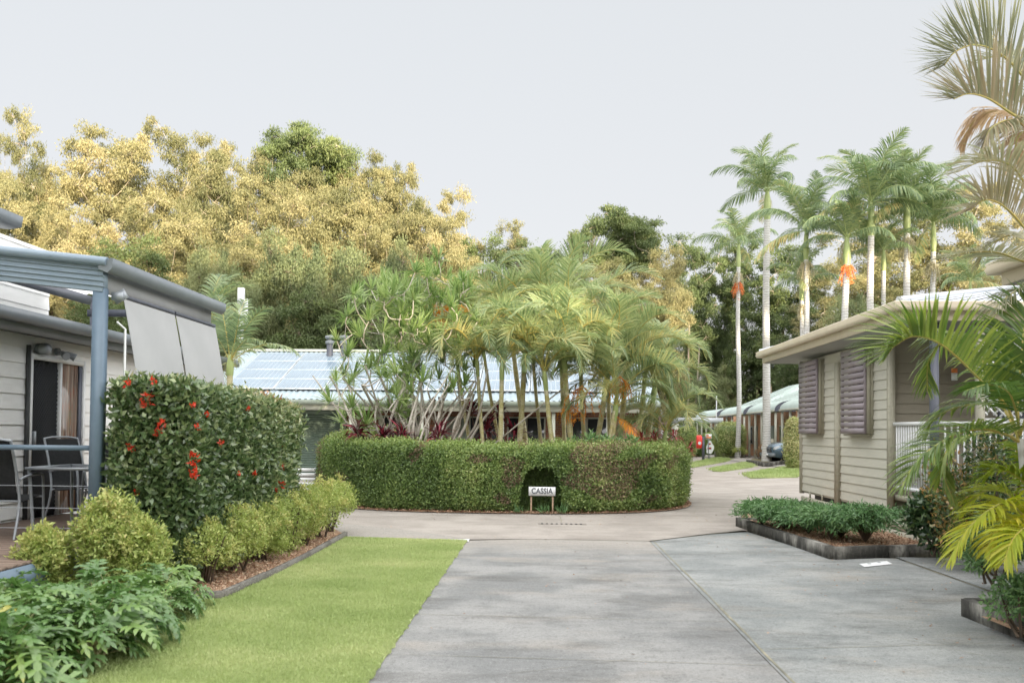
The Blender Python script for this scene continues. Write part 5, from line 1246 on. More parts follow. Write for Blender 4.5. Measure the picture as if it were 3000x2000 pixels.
for i, (x, y, rx, rz, ds) in enumerate([(3.62, 14.75, .36, .28, 'at the far corner of the raised bed'), (4.0, 15.0, .40, .28, 'second row behind the far corner'), (3.82, 14.15, .38, .29, 'third from the far corner'), (4.2, 14.35, .40, .28, 'behind the third one'),
                                      (4.0, 13.5, .38, .28, 'midway along the edging'), (4.10, 12.75, .42, .33, 'larger, before the cabin corner'), (4.5, 12.55, .46, .36, 'tallest of the row, near the orange litter'), (4.35, 13.1, .40, .31, 'tucked behind the tallest')]):
    ferny('feathery_shrub', 'low dark green feathery shrub '+ds, (x, y, .10), rx*1.12, rz*1.25, 125, 'feathery shrubs in the raised bed')
shrub('leafy_shrub', 'dark leathery leaved shrub with yellow flecks at the foot of the porch', 'shrub', (*at(2735, 1500, 11.6).xy, .1), (.36, .36, .40), 1500, .095, .042, 'darkleaf', (.25, .5), None, 9)
shrub('leafy_shrub', 'large bronze tipped shrub in front of the porch lattice', 'shrub', (*at(2880, 1500, 10.8).xy, .05), (.66, .6, .86), 7500, .06, .03, 'darkleaf', (.42, .5), None, 16)
shrub('leafy_shrub', 'round feathery shrub with seedy top at the right edge under the palm', 'shrub', (*at(2925, 1500, 9.4).xy, .1), (.42, .5, .36), 3800, .07, .018, 'fern', (.4, .5), None, 9)
shrub('leafy_shrub', 'low green shrub in the lower right bed', 'shrub', (*at(2990, 1700, 7.0).xy, .1), (.26, .26, .22), 1700, .05, .018, 'fern', (.45, .45), None, 8)
shrub('leafy_shrub', 'blue green broadleaf shrub beside the lattice', 'shrub', (*at(2905, 1240, 11.8).xy, .1), (.3, .3, .9), 700, .16, .07, 'fern', (.5, .4), None, 6)

# foreground palms at the right edge, fronds laid along their stalks
def big_frond(t, px, nl, Lm, wid, vee, droop, tint, rr=.014, pet=.12, name='frond', a0=1.25, a1=.5, mats=None, up=(0, 0, 1), tipw=.4):
    o = np.array(t.location); P = [np.array(at(x, y, Y))-o for x, y, Y in px]; G = Geo()
    frond_geo(G, P, int(nl*1.3), Lm, wid*(.62 if mats else .85), vee, droop, tint, pet, a0, a1, rr, nseg=40, upv=up, tipw=tipw)
    return G.build(name, mats or [MT['edgepalm'], MT['rachis']], t)
def trunk_to(t, pts, r, m='palmtrunk'):
    o = np.array(t.location); G = Geo(); G.tube(catmull([np.array(p)-o for p in pts], 14), r, 10, cap=False); G.build('trunk', MT[m], t, smooth=True)
def c6(x, y): return (2200+x/2.614, 900+y/2.614)
b = at(3005, 1500, 7.6); t = thing('cane_palm', 'large golden stalked cane palm at the right edge, arching over the porch', 'palm', (b.x+.05, 7.6, .1), 0, 'cane palms at the right edge')
c0 = at(2990, 1285, 7.6)
trunk_to(t, [(b.x+.05, 7.6, 0), (b.x+.03, 7.6, .7), (c0.x, 7.6, c0.z)], .028)
F = lambda x, y, Y: (*c6(x, y), Y)
big_frond(t, [F(2045, 1010, 7.6), F(1960, 760, 7.5), F(1760, 560, 7.4), F(1480, 300, 7.25), F(1260, 222, 7.15), F(1110, 290, 7.05), F(1040, 370, 7.0)], 84, .52, .030, .85, .22, (.28, .4), .013, .22)
big_frond(t, [F(2060, 1030, 7.6), F(1960, 975, 7.5), F(1800, 935, 7.3), F(1620, 955, 7.2), F(1430, 1050, 7.1), F(1270, 1180, 7.0), F(1150, 1380, 6.95)], 78, .40, .028, .55, .5, (.25, .4), .014, .16)
big_frond(t, [F(2060, 1040, 7.6), F(1900, 960, 7.7), F(1640, 990, 7.8), F(1500, 1100, 7.8), F(1480, 1280, 7.8), F(1560, 1500, 7.8)], 66, .26, .024, .3, .8, (.45, .35), .011, .3)
big_frond(t, [F(2050, 950, 7.6), F(2045, 700, 7.7), F(2070, 420, 7.8), F(2100, 120, 7.9), F(2200, -150, 8.0)], 60, .5, .03, .5, .3, (.08, .4), .013, .15)
big_frond(t, [F(2040, 960, 7.6), F(1900, 700, 7.9), F(1780, 420, 8.2), F(1600, 240, 8.4), F(1480, 240, 8.6), F(1360, 420, 8.7), F(1350, 640, 8.8)], 66, .42, .028, .3, .8, (.3, .5), .012, .2)
big_frond(t, [F(2060, 960, 7.6), F(2020, 760, 7.3), F(1960, 640, 7.0), F(1820, 590, 6.8), F(1640, 640, 6.7)], 46, .34, .026, .3, .6, (.05, .35), .011, .2)
big_frond(t, [F(2060, 980, 7.6), F(2150, 700, 7.4), F(2250, 400, 7.2), F(2400, 200, 7.2)], 50, .5, .03, .5, .4, (.1, .4), .013, .2)
big_frond(t, [F(2050, 990, 7.6), F(1960, 800, 8.0), F(1800, 740, 8.4), F(1600, 760, 8.6), F(1420, 840, 8.7), F(1330, 980, 8.7)], 56, .34, .026, .4, .7, (.35, .4), .012, .25)
# low yellow sucker palm
b = at(3060, 1650, 7.3); t = thing('cane_palm', 'low bright yellow green young palm at the right edge above the lower bed', 'palm', (b.x, 7.3, .1), 0, 'cane palms at the right edge')
G = Geo(); G.tube([(0, 0, -.02), (0, 0, .35)], [.05, .035], 8); G.build('trunk', MT['cane'], t)
o = t.location
YM = [MT['yellowpalm'], MT['rachis']]
def F2(x, y, Y): return (*crp(x, y), Y)
for pts, ti in ([[F2(2500, 560, 7.3), F2(2380, 330, 7.2), F2(2230, 190, 7.1), F2(2060, 260, 7.0), F2(1900, 420, 6.95), F2(1770, 640, 6.9)], (.62, .35)],
                [[F2(2500, 600, 7.3), F2(2420, 420, 7.1), F2(2300, 320, 7.0), F2(2150, 380, 6.9), F2(2060, 560, 6.85)], (.65, .35)],
                [[F2(2500, 560, 7.3), F2(2400, 300, 7.5), F2(2200, 110, 7.6), F2(2000, 120, 7.8), F2(1880, 260, 7.9)], (.45, .35)],
                [[F2(2520, 560, 7.3), F2(2440, 400, 6.9), F2(2360, 380, 6.7), F2(2260, 480, 6.6), F2(2200, 640, 6.55)], (.55, .4)],
                [[F2(2520, 540, 7.3), F2(2460, 200, 7.3), F2(2340, 20, 7.3), F2(2180, -60, 7.3), F2(2020, 0, 7.3)], (.2, .3)],
                [[F2(2520, 540, 7.3), F2(2500, 100, 7.6), F2(2420, -160, 7.8), F2(2280, -260, 8.0)], (.15, .3)]):
    big_frond(t, pts, 56, .31, .042, .45, .55, (ti[0]-.1, ti[1]), .010, .12, mats=YM)
# tall palm whose crown enters at the upper right
def c8(x, y): return (2500+x/2.614, y/2.614)
b = at(3090, 1265, 9.2); t = thing('tall_palm', 'tall palm with browning fronds entering at the upper right corner', 'palm', (b.x, 9.2, .1), 0, None)
c = at(3075, 470, 9.2); trunk_to(t, [(b.x, 9.2, 0), (b.x, 9.2, 2), (c.x, 9.2, c.z)], .09)
F8 = lambda x, y, Y: (*c8(x, y), Y); PM = [MT['oldpalm'], MT['rachis']]; DM = [MT['dry'], MT['rachis']]
big_frond(t, [F8(1480, 1150, 9.2), F8(1400, 760, 9.1), F8(1260, 540, 9.0), F8(1100, 400, 8.9), F8(930, 345, 8.8), F8(780, 400, 8.7), F8(700, 500, 8.7)], 84, .66, .030, 1.15, -.1, (.05, .60), .017, .15, mats=PM, tipw=.3)
big_frond(t, [F8(1480, 1150, 9.2), F8(1330, 960, 9.0), F8(1180, 850, 8.9), F8(1020, 750, 8.8), F8(880, 720, 8.7), F8(770, 760, 8.65)], 64, .66, .040, 1.1, .0, (.4, .6), .017, .12, mats=PM)
big_frond(t, [F8(1480, 1150, 9.2), F8(1300, 930, 9.4), F8(1120, 850, 9.6), F8(950, 900, 9.7), F8(830, 1080, 9.8)], 64, .46, .03, .1, .9, (.3, .5), .017, .2, name='dry_frond', mats=DM)
big_frond(t, [F8(1480, 1170, 9.2), F8(1330, 980, 9.0), F8(1200, 920, 8.9), F8(1060, 980, 8.8), F8(1000, 1100, 8.8)], 60, .42, .03, .0, .9, (.5, .5), .017, .2, name='dry_frond', mats=PM)
big_frond(t, [F8(1480, 1150, 9.2), F8(1400, 800, 9.6), F8(1300, 560, 9.8), F8(1150, 440, 10.0), F8(1000, 450, 10.1)], 40, .6, .03, .6, .4, (.35, .4), .015, .2, mats=PM)
big_frond(t, [F8(1490, 1200, 9.2), F8(1400, 1060, 9.0), F8(1300, 1010, 8.9), F8(1240, 1120, 8.8), F8(1250, 1260, 8.8)], 56, .4, .03, .0, .9, (.3, .5), .015, .2, name='dry_frond', mats=DM)
b = at(3060, 1265, 8.4); t = thing('cane_palm', 'pale green palm crown at the right edge under the tall palm', 'palm', (b.x, 8.4, .1), 0, 'cane palms at the right edge')
c = at(3050, 760, 8.4); trunk_to(t, [(b.x, 8.4, 0), (b.x, 8.4, 1.6), (c.x, 8.4, c.z)], .05)
D_ = lambda x, y, Y: (x*1.27551, y*1.27551, Y)
big_frond(t, [D_(2400, 600, 8.4), D_(2350, 520, 8.3), D_(2300, 470, 8.2), D_(2260, 460, 8.1), D_(2235, 480, 8.1)], 46, .50, .035, .9, .0, (.55, .35), .014, .1, mats=PM)
big_frond(t, [D_(2400, 600, 8.4), D_(2360, 440, 8.3), D_(2320, 380, 8.2), D_(2260, 370, 8.1), D_(2200, 395, 8.0)], 54, .42, .03, .6, .3, (.5, .35), .014, .1, mats=PM)
big_frond(t, [D_(2400, 610, 8.4), D_(2350, 600, 8.2), D_(2290, 580, 8.0), D_(2230, 580, 7.9), D_(2170, 590, 7.8)], 54, .36, .026, .35, .3, (.45, .35), .012, .15, mats=PM)
big_frond(t, [D_(2400, 610, 8.4), D_(2370, 560, 8.6), D_(2330, 540, 8.8), D_(2280, 560, 8.9), D_(2240, 610, 9.0)], 44, .34, .03, .4, .5, (.45, .4), .012, .15, mats=PM)
big_frond(t, [D_(2400, 600, 8.4), D_(2380, 660, 8.2), D_(2330, 670, 8.1), D_(2270, 720, 8.0)], 44, .34, .028, .4, .5, (.2, .4), .012, .15, mats=PM)
# ------------------------------------------------------------ row of townhouses on the right
XT = 14.0; ZT = 3.1
def townhouse(y0, y1, label, apex=5.2):
    t = thing('townhouse', label, 'house', (XT, (y0+y1)/2, 0), 0, 'brick units with pale green roofs'); o = Vector((XT, (y0+y1)/2, 0)); ym = (y0+y1)/2
    G = Rel(o); G.box(XT+1.3, XT+8, y0+.2, y1-.2, -.02, ZT-.05); G.build('wall', MT['brick2'], t)
    G = Rel(o)      # bullnose veranda sheet, then the hip above it
    a = np.linspace(0, PI/2*.95, 8); prof = [(XT+1.25-1.25*math.cos(x)*1.0, ZT+.0+.62*math.sin(x)) for x in a]; n = len(prof)
    V = [(x, y0+.35, z) for x, z in prof]+[(x, y1-.35, z) for x, z in prof]; G.add(V, [[i, i+1, n+i+1, n+i] for i in range(n-1)])
    V = [(x+.01, y0+.35, z-.04) for x, z in prof]+[(x+.01, y1-.35, z-.04) for x, z in prof]; G.add(V, [[i, i+1, n+i+1, n+i] for i in range(n-1)])
    ex, ez = XT+1.22, ZT+.60; w_ = (y1-y0)/2; xb = XT+8; r1 = (ex+3.4, ym-max(.2, w_-3.2), apex); r2 = (ex+3.4, ym+max(.2, w_-3.2), apex)
    ribs(G, (ex, y1-.1, ez), (ex, y0+.1, ez), (r2[0], r2[1], apex), r1); ribs(G, (ex, y0+.1, ez), (xb, y0+.1, ez), r1, r1); ribs(G, (xb, y0+.1, ez), (xb, y1-.1, ez), r1, r2); ribs(G, (xb, y1-.1, ez), (ex, y1-.1, ez), r2, r2)
    G.build('roof', MT['roofgr'], t)
    G = Rel(o); G.box(XT-.06, XT+.03, y0+.33, y1-.33, ZT-.12, ZT-.0); G.build('gutter', MT['creamp'], t)
    G = Rel(o); G.extrude([(p[0], p[1]-.02) for p in prof[:]]+[(XT+1.25, ZT-.1), (XT+.02, ZT-.1)], y0+.30, y0+.34, 'y'); G.build('awning_end', MT['navy'], t)
    for k in range(5):
        y = y0+.5+k*(y1-y0-1.0)/4
        G = Rel(o); G.box(XT+.05, XT+.17, y-.06, y+.06, 0, ZT-.12); G.build('post', MT['creamp'], t)
    for k in range(2):
        y = y0+1.5+k*(y1-y0)*.48
        G = Rel(o); G.box(XT+1.24, XT+1.30, y, y+.95, .02, 2.2); G.build('door', MT['sage'], t)
        G = Rel(o); G.box(XT+1.24, XT+1.29, y+1.3, y+2.4, .9, 2.2); wn = G.build('window', MT['creamp'], t); G = Rel(o); G.box(XT+1.225, XT+1.238, y+1.36, y+2.34, .96, 2.14); G.build('pane', MT['glass'], wn)
    G = Rel(o); G.box(XT+.0, XT+.04, y0+.6, y0+2.6, .05, 1.35); G.build('privacy_wall', MT['beigetrim'], t)
for y0, y1, ds in ((45.5, 53.3, 'nearest brick unit with pale green roof, beside the beige cabin'), (53.8, 61.6, 'second brick unit with pale green roof behind the tall palm trunk'), (62.2, 71, 'third brick unit with pale green roof behind the clipped bushes'), (72, 82, 'farthest brick unit with low curved green awning')):
    townhouse(y0, y1, ds, 5.3 if y0 < 70 else 4.3)
flat('unit_forecourt', [(11.6, 44), (15.2, 44), (15.2, 84), (10.5, 84)], .03, MT['drive'])
# grey gateway by the far road
p = at(1978, 1280, 62); t = thing('gateway', 'pale grey carport style gateway at the end of the road', 'gateway', (p.x, 62, 0)); x2 = at(2050, 1230, 62).x-p.x
x2 = at(2104, 1230, 62).x-p.x
for x in (0, x2): G = Geo(); G.box(x-.22, x+.22, -.2, .2, 0, 2.35); G.build('pillar', MT['creamp'], t)
G = Geo(); G.box(-.3, x2+.3, -.25, .25, 2.36, 2.72); G.build('lintel', MT['roofwhite'], t)
G = Geo(); G.box(.3, 1.2, .6, .65, .05, 2.2); G.build('gate_panel', MT['sage'], t)
t = thing('light_pole', 'thin pale pole rising behind the far green awning', 'pole', (at(2099, 1200, 70).x, 70, 0)); G = Geo(); G.tube([(0, 0, 0), (0, 0, 4.6)], .04, 8); G.build('shaft', MT['white'], t)
t = thing('light_pole', 'white post standing past the pink bromeliads', 'pole', (at(1943, 1200, 55).x, 55, 0)); G = Geo(); G.tube([(0, 0, 0), (0, 0, 3.1)], .16, 8); G.build('shaft', MT['white'], t)
# hose reel with red cover and a sign
x, y = gr(*c5(432, 1365)); Yh = y
t = thing('hose_reel', 'red covered fire hose reel on a dark post beside the far road', 'fire hose', (x, y, 0))
G = Geo(); G.box(-.07, .07, -.06, .06, 0, 1.45); G.build('post', MT['navy'], t)
G = Geo(); prof = [(.0, -.30), (.38, -.30), (.46, -.2), (.46, .2), (.38, .3), (0, .3)]
a = np.linspace(0, 2*PI, 22)[:-1]; V = []
for xx, s in ((-.42, .9), (-.37, 1), (-.15, 1), (-.10, .9)):
    V += [(xx, math.cos(q)*.22*s, 1.12+math.sin(q)*.42*s*(1 if abs(math.sin(q)) < .8 else .96)) for q in a]
G.add(V, [[k*21+i, k*21+(i+1) % 21, (k+1)*21+(i+1) % 21, (k+1)*21+i] for k in range(3) for i in range(21)])
G.add(V[:21]+[(-.42, 0, 1.12)], [[i, (i+1) % 21, 21] for i in range(21)]); G.add(V[63:]+[(-.10, 0, 1.12)], [[i, (i+1) % 21, 21] for i in range(21)])
G.build('reel_cover', mat('bright red enamel', (.72, .03, .02), (.80, .06, .04), 3, .35), t)
G = Geo(); G.tube([(-.26, -.22, 1.05), (-.26, -.25, 1.05)], .10, 12); G.build('reel', MT['white'], t)
t = thing('notice_sign', 'small red and white sign on the post right of the hose reel', 'sign', (x+.30, y-.1, 0))
G = Geo(); G.box(-.02, .02, .02, .06, 0, 1.6); G.build('post', MT['gutgrey'], t); G = Geo(); G.box(-.18, .18, -.01, .01, 1.3, 1.6); G.build('board', MT['white'], t); G = Geo(); G.box(-.15, .15, -.02, -.012, 1.34, 1.44); G.box(-.15, .0, -.02, -.012, 1.48, 1.56); G.build('red_panel', MT['fruit'], t)
t = thing('figure_board', 'white cut out board with pink markings beside the hose reel', 'sign', (x+.42, y+.1, 0))
G = Geo(); G.extrude([(-.2, .45), (.08, .4), (.22, .65), (.25, .85), (.12, 1.05), (.07, 1.2), (-.1, 1.22), (-.13, 1.0), (-.22, .85)], 0, .03, 'y'); G.build('board', MT['white'], t)
G = Geo(); G.box(-.14, .08, -.012, -.002, .68, .80); G.box(-.06, .05, -.012, -.002, .95, 1.05); G.build('markings', MT['brom'], t); G = Geo(); G.box(-.02, .02, .04, .07, 0, .7); G.build('post', MT['gutgrey'], t)

# clipped bushes
def clipped(label, cx, cy, rx, ry, h, n, L, m='box', tint=(.45, .5), boxy=4, group='clipped bushes along the far road', nm='clipped_bush'):
    t = thing(nm, label, 'hedge', (cx, cy, 0), 0, group); G = Geo(); d = rdir(n); e = boxy
    k = (np.abs(d)**e).sum(1)**(-1/e); P = d*k[:, None]; Nn = norm(np.sign(P)*np.abs(P)**(e-1)); P = P*[rx, ry, h/2]*(.93+.07*rng.random(n))[:, None]+[0, 0, h/2+.05]
    P += Nn*(pnoise(P, 2, 3)*.06)[:, None]
    hedge_leaves(G, P, Nn, L, L*.55, tint[0]+rng.random(n)*tint[1]*.6+pnoise(P, 1.5, 9)*.1, .05)
    u = np.linspace(0, PI, 9); v = np.linspace(0, 2*PI, 17)[:-1]; V = []
    for a in u:
        for b in v:
            q = np.array([math.sin(a)*math.cos(b), math.sin(a)*math.sin(b), math.cos(a)]); q = q*(np.abs(q)**e).sum()**(-1/e); V.append(q*[rx*.85, ry*.85, h*.43]+[0, 0, h/2+.05])
    G.add(V, [[i*16+j, i*16+(j+1) % 16, (i+1)*16+(j+1) % 16, (i+1)*16+j] for i in range(8) for j in range(16)], .25); G.build('foliage', MT[m], t)
    S = Geo(); S.tube([(0, 0, 0), (0, 0, .3)], .08, 6); S.build('stem', MT['twig'], t)
def far_at(px0, px1, ybase, top):
    cx, cy = gr((px0+px1)/2, ybase); s = cy/FPX; return cx, cy+ (px1-px0)*s/2, (px1-px0)*s/2, H_CAM+(1265-top)*s
def cl(label, px0, px1, yb, top, n, L=.09, **k):
    cx, cy, r, h = far_at(px0, px1, yb, top); clipped(label, cx, cy, r, min(r, 1.5), h, n, L, **k)
cl('tall clipped green bush standing before the second unit', 2104, 2190, 1341, 1234, 9000, tint=(.62, .5))
cl('clipped dark hedge block left of the tall bush', 2062, 2104, 1333, 1264, 4200, tint=(.4, .5))
cl('rounded green bush half hidden behind the hose reel palm frond', 1990, 2042, 1341, 1250, 6000, tint=(.45, .5))
cl('dark low hedge behind the fire hose post', 2030, 2072, 1338, 1272, 3500, tint=(.15, .4))
cl('bright green clipped bush by the far corner of the beige cabin', 2309, 2352, 1378, 1222, 7000, tint=(.72, .5), boxy=3)
def fs(px, yb, r, h, m, label, n=900, L=.09, t_=(.4, .5)):
    x, y = gr(px, yb); shrub('small_shrub', label, 'shrub', (x, y, .03), (r, r, h/2), n, L, L*.45, m, t_, None, 7)
fs(2168, 1342, .55, .8, 'duranta', 'small yellow tinged shrub at the foot of the tall clipped bush', t_=(.25, .5))
fs(2224, 1350, .42, 1.0, 'dry', 'rusty red brown shrub on the stone edged bed by the car', t_=(-.1, .4))
fs(2165, 1120, .1, .1, 'box', 'tiny shrub', 10) if False else None
# stone edging with dark gaps, mulch beds
x, y = gr(*c5(1150, 1440)); x0, y0_ = gr(*c5(965, 1410))
pts = [gr(*c5(950, 1400)), gr(*c5(1150, 1436)), gr(*c5(1400, 1405))]
t, _ = edging('stone_edging', 'grey block edging of the small bed in front of the car', [tuple(p) for p in pts], .20, .25, 'edge', seg=.55)
flat('soil_bed', [pts[0], pts[1], pts[2], gr(*c5(1300, 1360)), gr(*c5(1000, 1365))], .12, MT['soil'], 'stuff')
flat('dark_mulch', [gr(*c5(600, 1330)), gr(*c5(740, 1352)), gr(*c5(1010, 1320)), gr(*c5(940, 1290)), gr(*c5(700, 1300))], .05, mat('dark bark mulch', (.05, .035, .03), (.09, .065, .05), 4, .95), 'stuff')

# car, nose showing past the cabin: built whole
cx, cy = gr(*c5(1262, 1385)); 
t = thing('parked_car', 'blue grey four wheel drive parked nose out by the brick units', 'car', (gr(2252, 1358)[0]+2.3, gr(2252, 1358)[1]+.9, .03), 0)
t.rotation_euler = (0, 0, math.radians(10))
carp = mat('blue grey car paint', (.13, .20, .27), (.15, .22, .29), 1, .25, metal=.5, coat=.8)
def section(x, zt, hw, zs, zl): return [(x, -hw, zl), (x, -hw*1.0, zs), (x, -hw*.93, zt-.06), (x, -hw*.7, zt), (x, hw*.7, zt), (x, hw*.93, zt-.06), (x, hw, zs), (x, hw, zl)]
G = Geo(); S_ = [section(*s) for s in ((-2.30, .82, .62, .60, .42), (-2.22, 1.0, .84, .75, .34), (-1.9, 1.10, .92, .85, .30), (-1.3, 1.16, .94, .9, .30), (-.95, 1.20, .94, .92, .30), (2.2, 1.18, .94, .92, .32), (2.42, 1.05, .88, .8, .4))]
V = sum(S_, []); n = 8; G.add(V, [[k*n+i, k*n+(i+1) % n, (k+1)*n+(i+1) % n, (k+1)*n+i] for k in range(len(S_)-1) for i in range(n)]); G.poly(S_[0]); G.poly(S_[-1]); G.build('body', carp, t, smooth=False)
G = Geo(); S2 = [[(-.95, -.86, 1.18), (-.95, .86, 1.18), (-.28, .70, 1.74), (-.28, -.70, 1.74)], [(2.25, -.84, 1.18), (2.25, .84, 1.18), (1.85, .70, 1.74), (1.85, -.70, 1.74)]]
V = S2[0]+S2[1]; G.add(V, [[0, 1, 2, 3], [4, 7, 6, 5], [0, 3, 7, 4], [1, 5, 6, 2], [3, 2, 6, 7]]); G.build('cabin_glass', MT['glass'], t)
G = Geo(); G.box(-.3, 1.9, -.72, .72, 1.745, 1.79); G.bar((-.95, -.87, 1.18), (-.28, -.71, 1.76), .05, .05); G.bar((-.95, .87, 1.18), (-.28, .71, 1.76), .05, .05); G.bar((.8, -.86, 1.18), (.8, -.71, 1.75), .07, .03); G.build('roof', carp, t)
G = Geo(); G.box(-2.325, -2.235, -.55, .55, .62, .88); g_ = G.build('grille', MT['black'], t)
G = Geo(); [G.box(-2.34, -2.326, -.5, .5, .66+k*.075, .68+k*.075) for k in range(3)]; G.build('chrome_bar', MT['alu'], g_)
G = Geo(); G.box(-2.36, -2.20, -.85, .85, .36, .56); G.build('bumper', MT['gutgrey'], t)
for s in (-1, 1):
    G = Geo(); G.extrude([(-2.27, .74), (-2.20, .92), (-1.86, 1.0), (-1.9, .88)], 0, .16, 'y'); o = G.build('headlight', mat('headlamp glass', (.7, .74, .78), None, rough=.1, spec=.8), t); o.location = (-.02, s*.80-.08, 0)
for x in (-1.45, 1.55):
    for s in (-1, 1):
        G = Geo(); G.lathe([(.0, -.12), (.36, -.12), (.40, -.07), (.40, .07), (.36, .12), (0, .12)], 22); o = G.build('wheel', MT['black'], t); o.location = (x, s*.87, .40); o.rotation_euler = (PI/2, 0, 0)
        G = Geo(); G.lathe([(.0, .135), (.24, .13), (.25, .10)], 14); r = G.build('rim', MT['alu'], o)
        if s > 0: r.rotation_euler = (PI, 0, 0)
for s in (-1, 1): G = Geo(); G.box(-.75, -.62, s*1.02-.09, s*1.02+.09, 1.16, 1.32); G.build('mirror', carp, t)
G = Geo(); G.box(-2.37, -2.361, -.26, .26, .42, .53); G.build('number_plate', MT['white'], t)

# ------------------------------------------------------------ tall feather palms on the right
TP = frond_protos('frond', [dict(pts=arch(3.1, 1.35, 1.7, 7, .05), nl=60, Lmax=.75, wid=.045, vee=.35, droop=.6, tint=(.35, .5), rr=.03, petiole=.1),
                            dict(pts=arch(3.2, .95, 2.2, 7, -.08), nl=60, Lmax=.75, wid=.045, vee=.1, droop=1.0, tint=(.2, .5), rr=.03, petiole=.1),
                            dict(pts=arch(3.0, .45, 1.9, 7, .08), nl=58, Lmax=.75, wid=.045, vee=-.1, droop=1.2, tint=(.2, .5), rr=.03, petiole=.1),
                            dict(pts=arch(2.7, -.05, 1.2, 7, .08), nl=40, Lmax=.68, wid=.06, vee=-.2, droop=1.1, tint=(.55, .5), rr=.03, petiole=.1)], [MT['palm'], MT['shaft']])
def tall_palm(dx, dcrown, Y, sc, label, r=.17, nf=13, dtop=None, fruit=None, az0=0, dry=1):
    b = dat(dx, 1000, Y); c = dat(dx, dcrown, Y); h = c.z
    t = thing('feather_palm', label, 'palm', (b.x, Y, 0), 0, 'tall feather palms on the right')
    top = h-.3*sc; P = [(0, 0, 0), (rng.normal()*.06, 0, h*.3), (rng.normal()*.05, 0, h*.6), (0, 0, top-1.3*sc)]; P = catmull(P, 18)
    G = Geo(); rr = r*(1-.25*np.linspace(0, 1, 18)); rr[0] *= 1.35; rr[1] *= 1.12; G.tube(P, rr, 12, cap=False); G.build('trunk', MT['palmtrunk'], t, smooth=True)
    G = Geo(); G.tube([(0, 0, top-1.3*sc), (0, 0, top-.9*sc), (0, 0, top-.3*sc), (0, 0, top+.2*sc)], [r*.75, r*.95, r*.75, r*.4], 10); G.build('crownshaft', MT['shaft'], t, smooth=True)
    nf += 3
    for k in range(nf):
        q = k/nf; i = 0 if q < .38 else (1 if q < .66 else (2 if q < .9 else 3))
        add_frond(t, TP[i], Vector((0, 0, top+.1*sc)), az0+k*2.4+rng.normal()*.15, (.18 if q < .18 else 0)+rng.normal()*.08, sc*(.9+.25*rng.random()), roll=rng.normal()*.3)
    if fruit:
        for kk, (zz, m) in enumerate(fruit):
            G = Geo()
            for k in range(46):
                a = rng.random()*6.28; rd = .05+.42*rng.random(); e = np.array([math.cos(a)*rd, math.sin(a)*rd, -.30-1.0*rng.random()*(1.25-rd*1.6)])*sc
                Q = catmull([(0, 0, 0), e*[.55, .55, .22], e], 8); G.tube(Q, .014, 4, cap=False)
                if m == 'fruit':
                    m_ = 20; p_ = Q[rng.integers(3, 8, m_)]+rng.normal(size=(m_, 3))*.03; G.leaves(p_, rdir(m_), rdir(m_), .06, .06, .5)
                else: p_ = Q[rng.integers(2, 8, 12)]; G.leaves(p_, rdir(12), rdir(12), .14, .03, rng.random(12))
            o = G.build('fruit_cluster' if m == 'fruit' else 'flower_cluster', MT[m] if m == 'fruit' else MT['creamflower'], t); o.location = (0, 0, top-1.3*sc+zz)
    return t
MT['creamflower'] = leafmat('pale flower stalks', [(0, (.42, .40, .26)), (1, (.62, .56, .40))], .7, .3)
tall_palm(1761, 432, 50, 1.12, 'tallest palm at the left of the row, ragged crown against the sky', .23, 14, az0=.3)
tall_palm(1695, 556, 60, 1.06, 'thin trunked palm at the far left of the row with orange fruit below its crown', .17, 11, fruit=[(-.35, 'creamflower'), (-1.0, 'fruit')], az0=1)
tall_palm(1851, 520, 44, 1.03, 'palm with dark drooping crown and pale flower stalks, third from the left', .15, 14, fruit=[(-.1, 'creamflower')], az0=2)
tall_palm(1841, 640, 45, 0.69, 'shorter palm hidden behind the third trunk', .13, 10, fruit=[(-.2, 'creamflower')], az0=.8)
tall_palm(1945, 540, 42, 0.87, 'palm with orange fruit half hidden left of the big fan crown', .19, 11, fruit=[(0, 'fruit')], az0=1.7)
tall_palm(2001, 455, 42, 1.12, 'palm with broad upright fan crown in the middle of the row', .19, 15, az0=.2)
tall_palm(2030, 570, 43, 0.69, 'small palm low behind the middle of the row', .13, 11, az0=1.2)
tall_palm(2084, 455, 43, 1.06, 'palm with pale flower stalks, second from the right of the row', .19, 14, fruit=[(-.2, 'creamflower')], az0=2.7)
tall_palm(2145, 500, 44, 1.06, 'rightmost palm of the row before the big browning palm', .15, 14, fruit=[(-.5, 'creamflower')], az0=.9)
tall_palm(2230, 640, 60, 0.90, 'far small palm behind the white roof at the right', .13, 10, az0=2.1)

# ------------------------------------------------------------ wooded slope behind
PR = {}
def proto(key, m, bark, n=1, **k):
    T, C = gum_tree(**k); t = T.build('trunk', MT[bark], smooth=True, link=False).data; c = C.build('crown', MT[m], link=False).data
    PR[key] = (t, c, k['H'], k['R'])
proto('umbrella', 'gum', 'bark', H=20, R=4.6, ncl=30, nleaf=744, leafL=.22, flat=.5, trunk_h=.42, rc=(.95, 1.6), trunkr=.30, low=.52, umbrella=.4)
proto('sparse', 'gum', 'bark', H=22, R=4.2, ncl=38, nleaf=624, leafL=.22, flat=.6, trunk_h=.55, rc=(.9, 1.5), trunkr=.28, low=.40, multi=2)
proto('sparse2', 'gum', 'bark', H=21, R=4.4, ncl=42, nleaf=672, leafL=.22, flat=.55, trunk_h=.5, rc=(.9, 1.6), trunkr=.26, low=.36, tilt=.5)
proto('dense', 'gum', 'bark', H=18, R=5.0, ncl=72, nleaf=907, leafL=.22, flat=.5, trunk_h=.5, rc=(1.1, 1.9), trunkr=.30, low=.15)
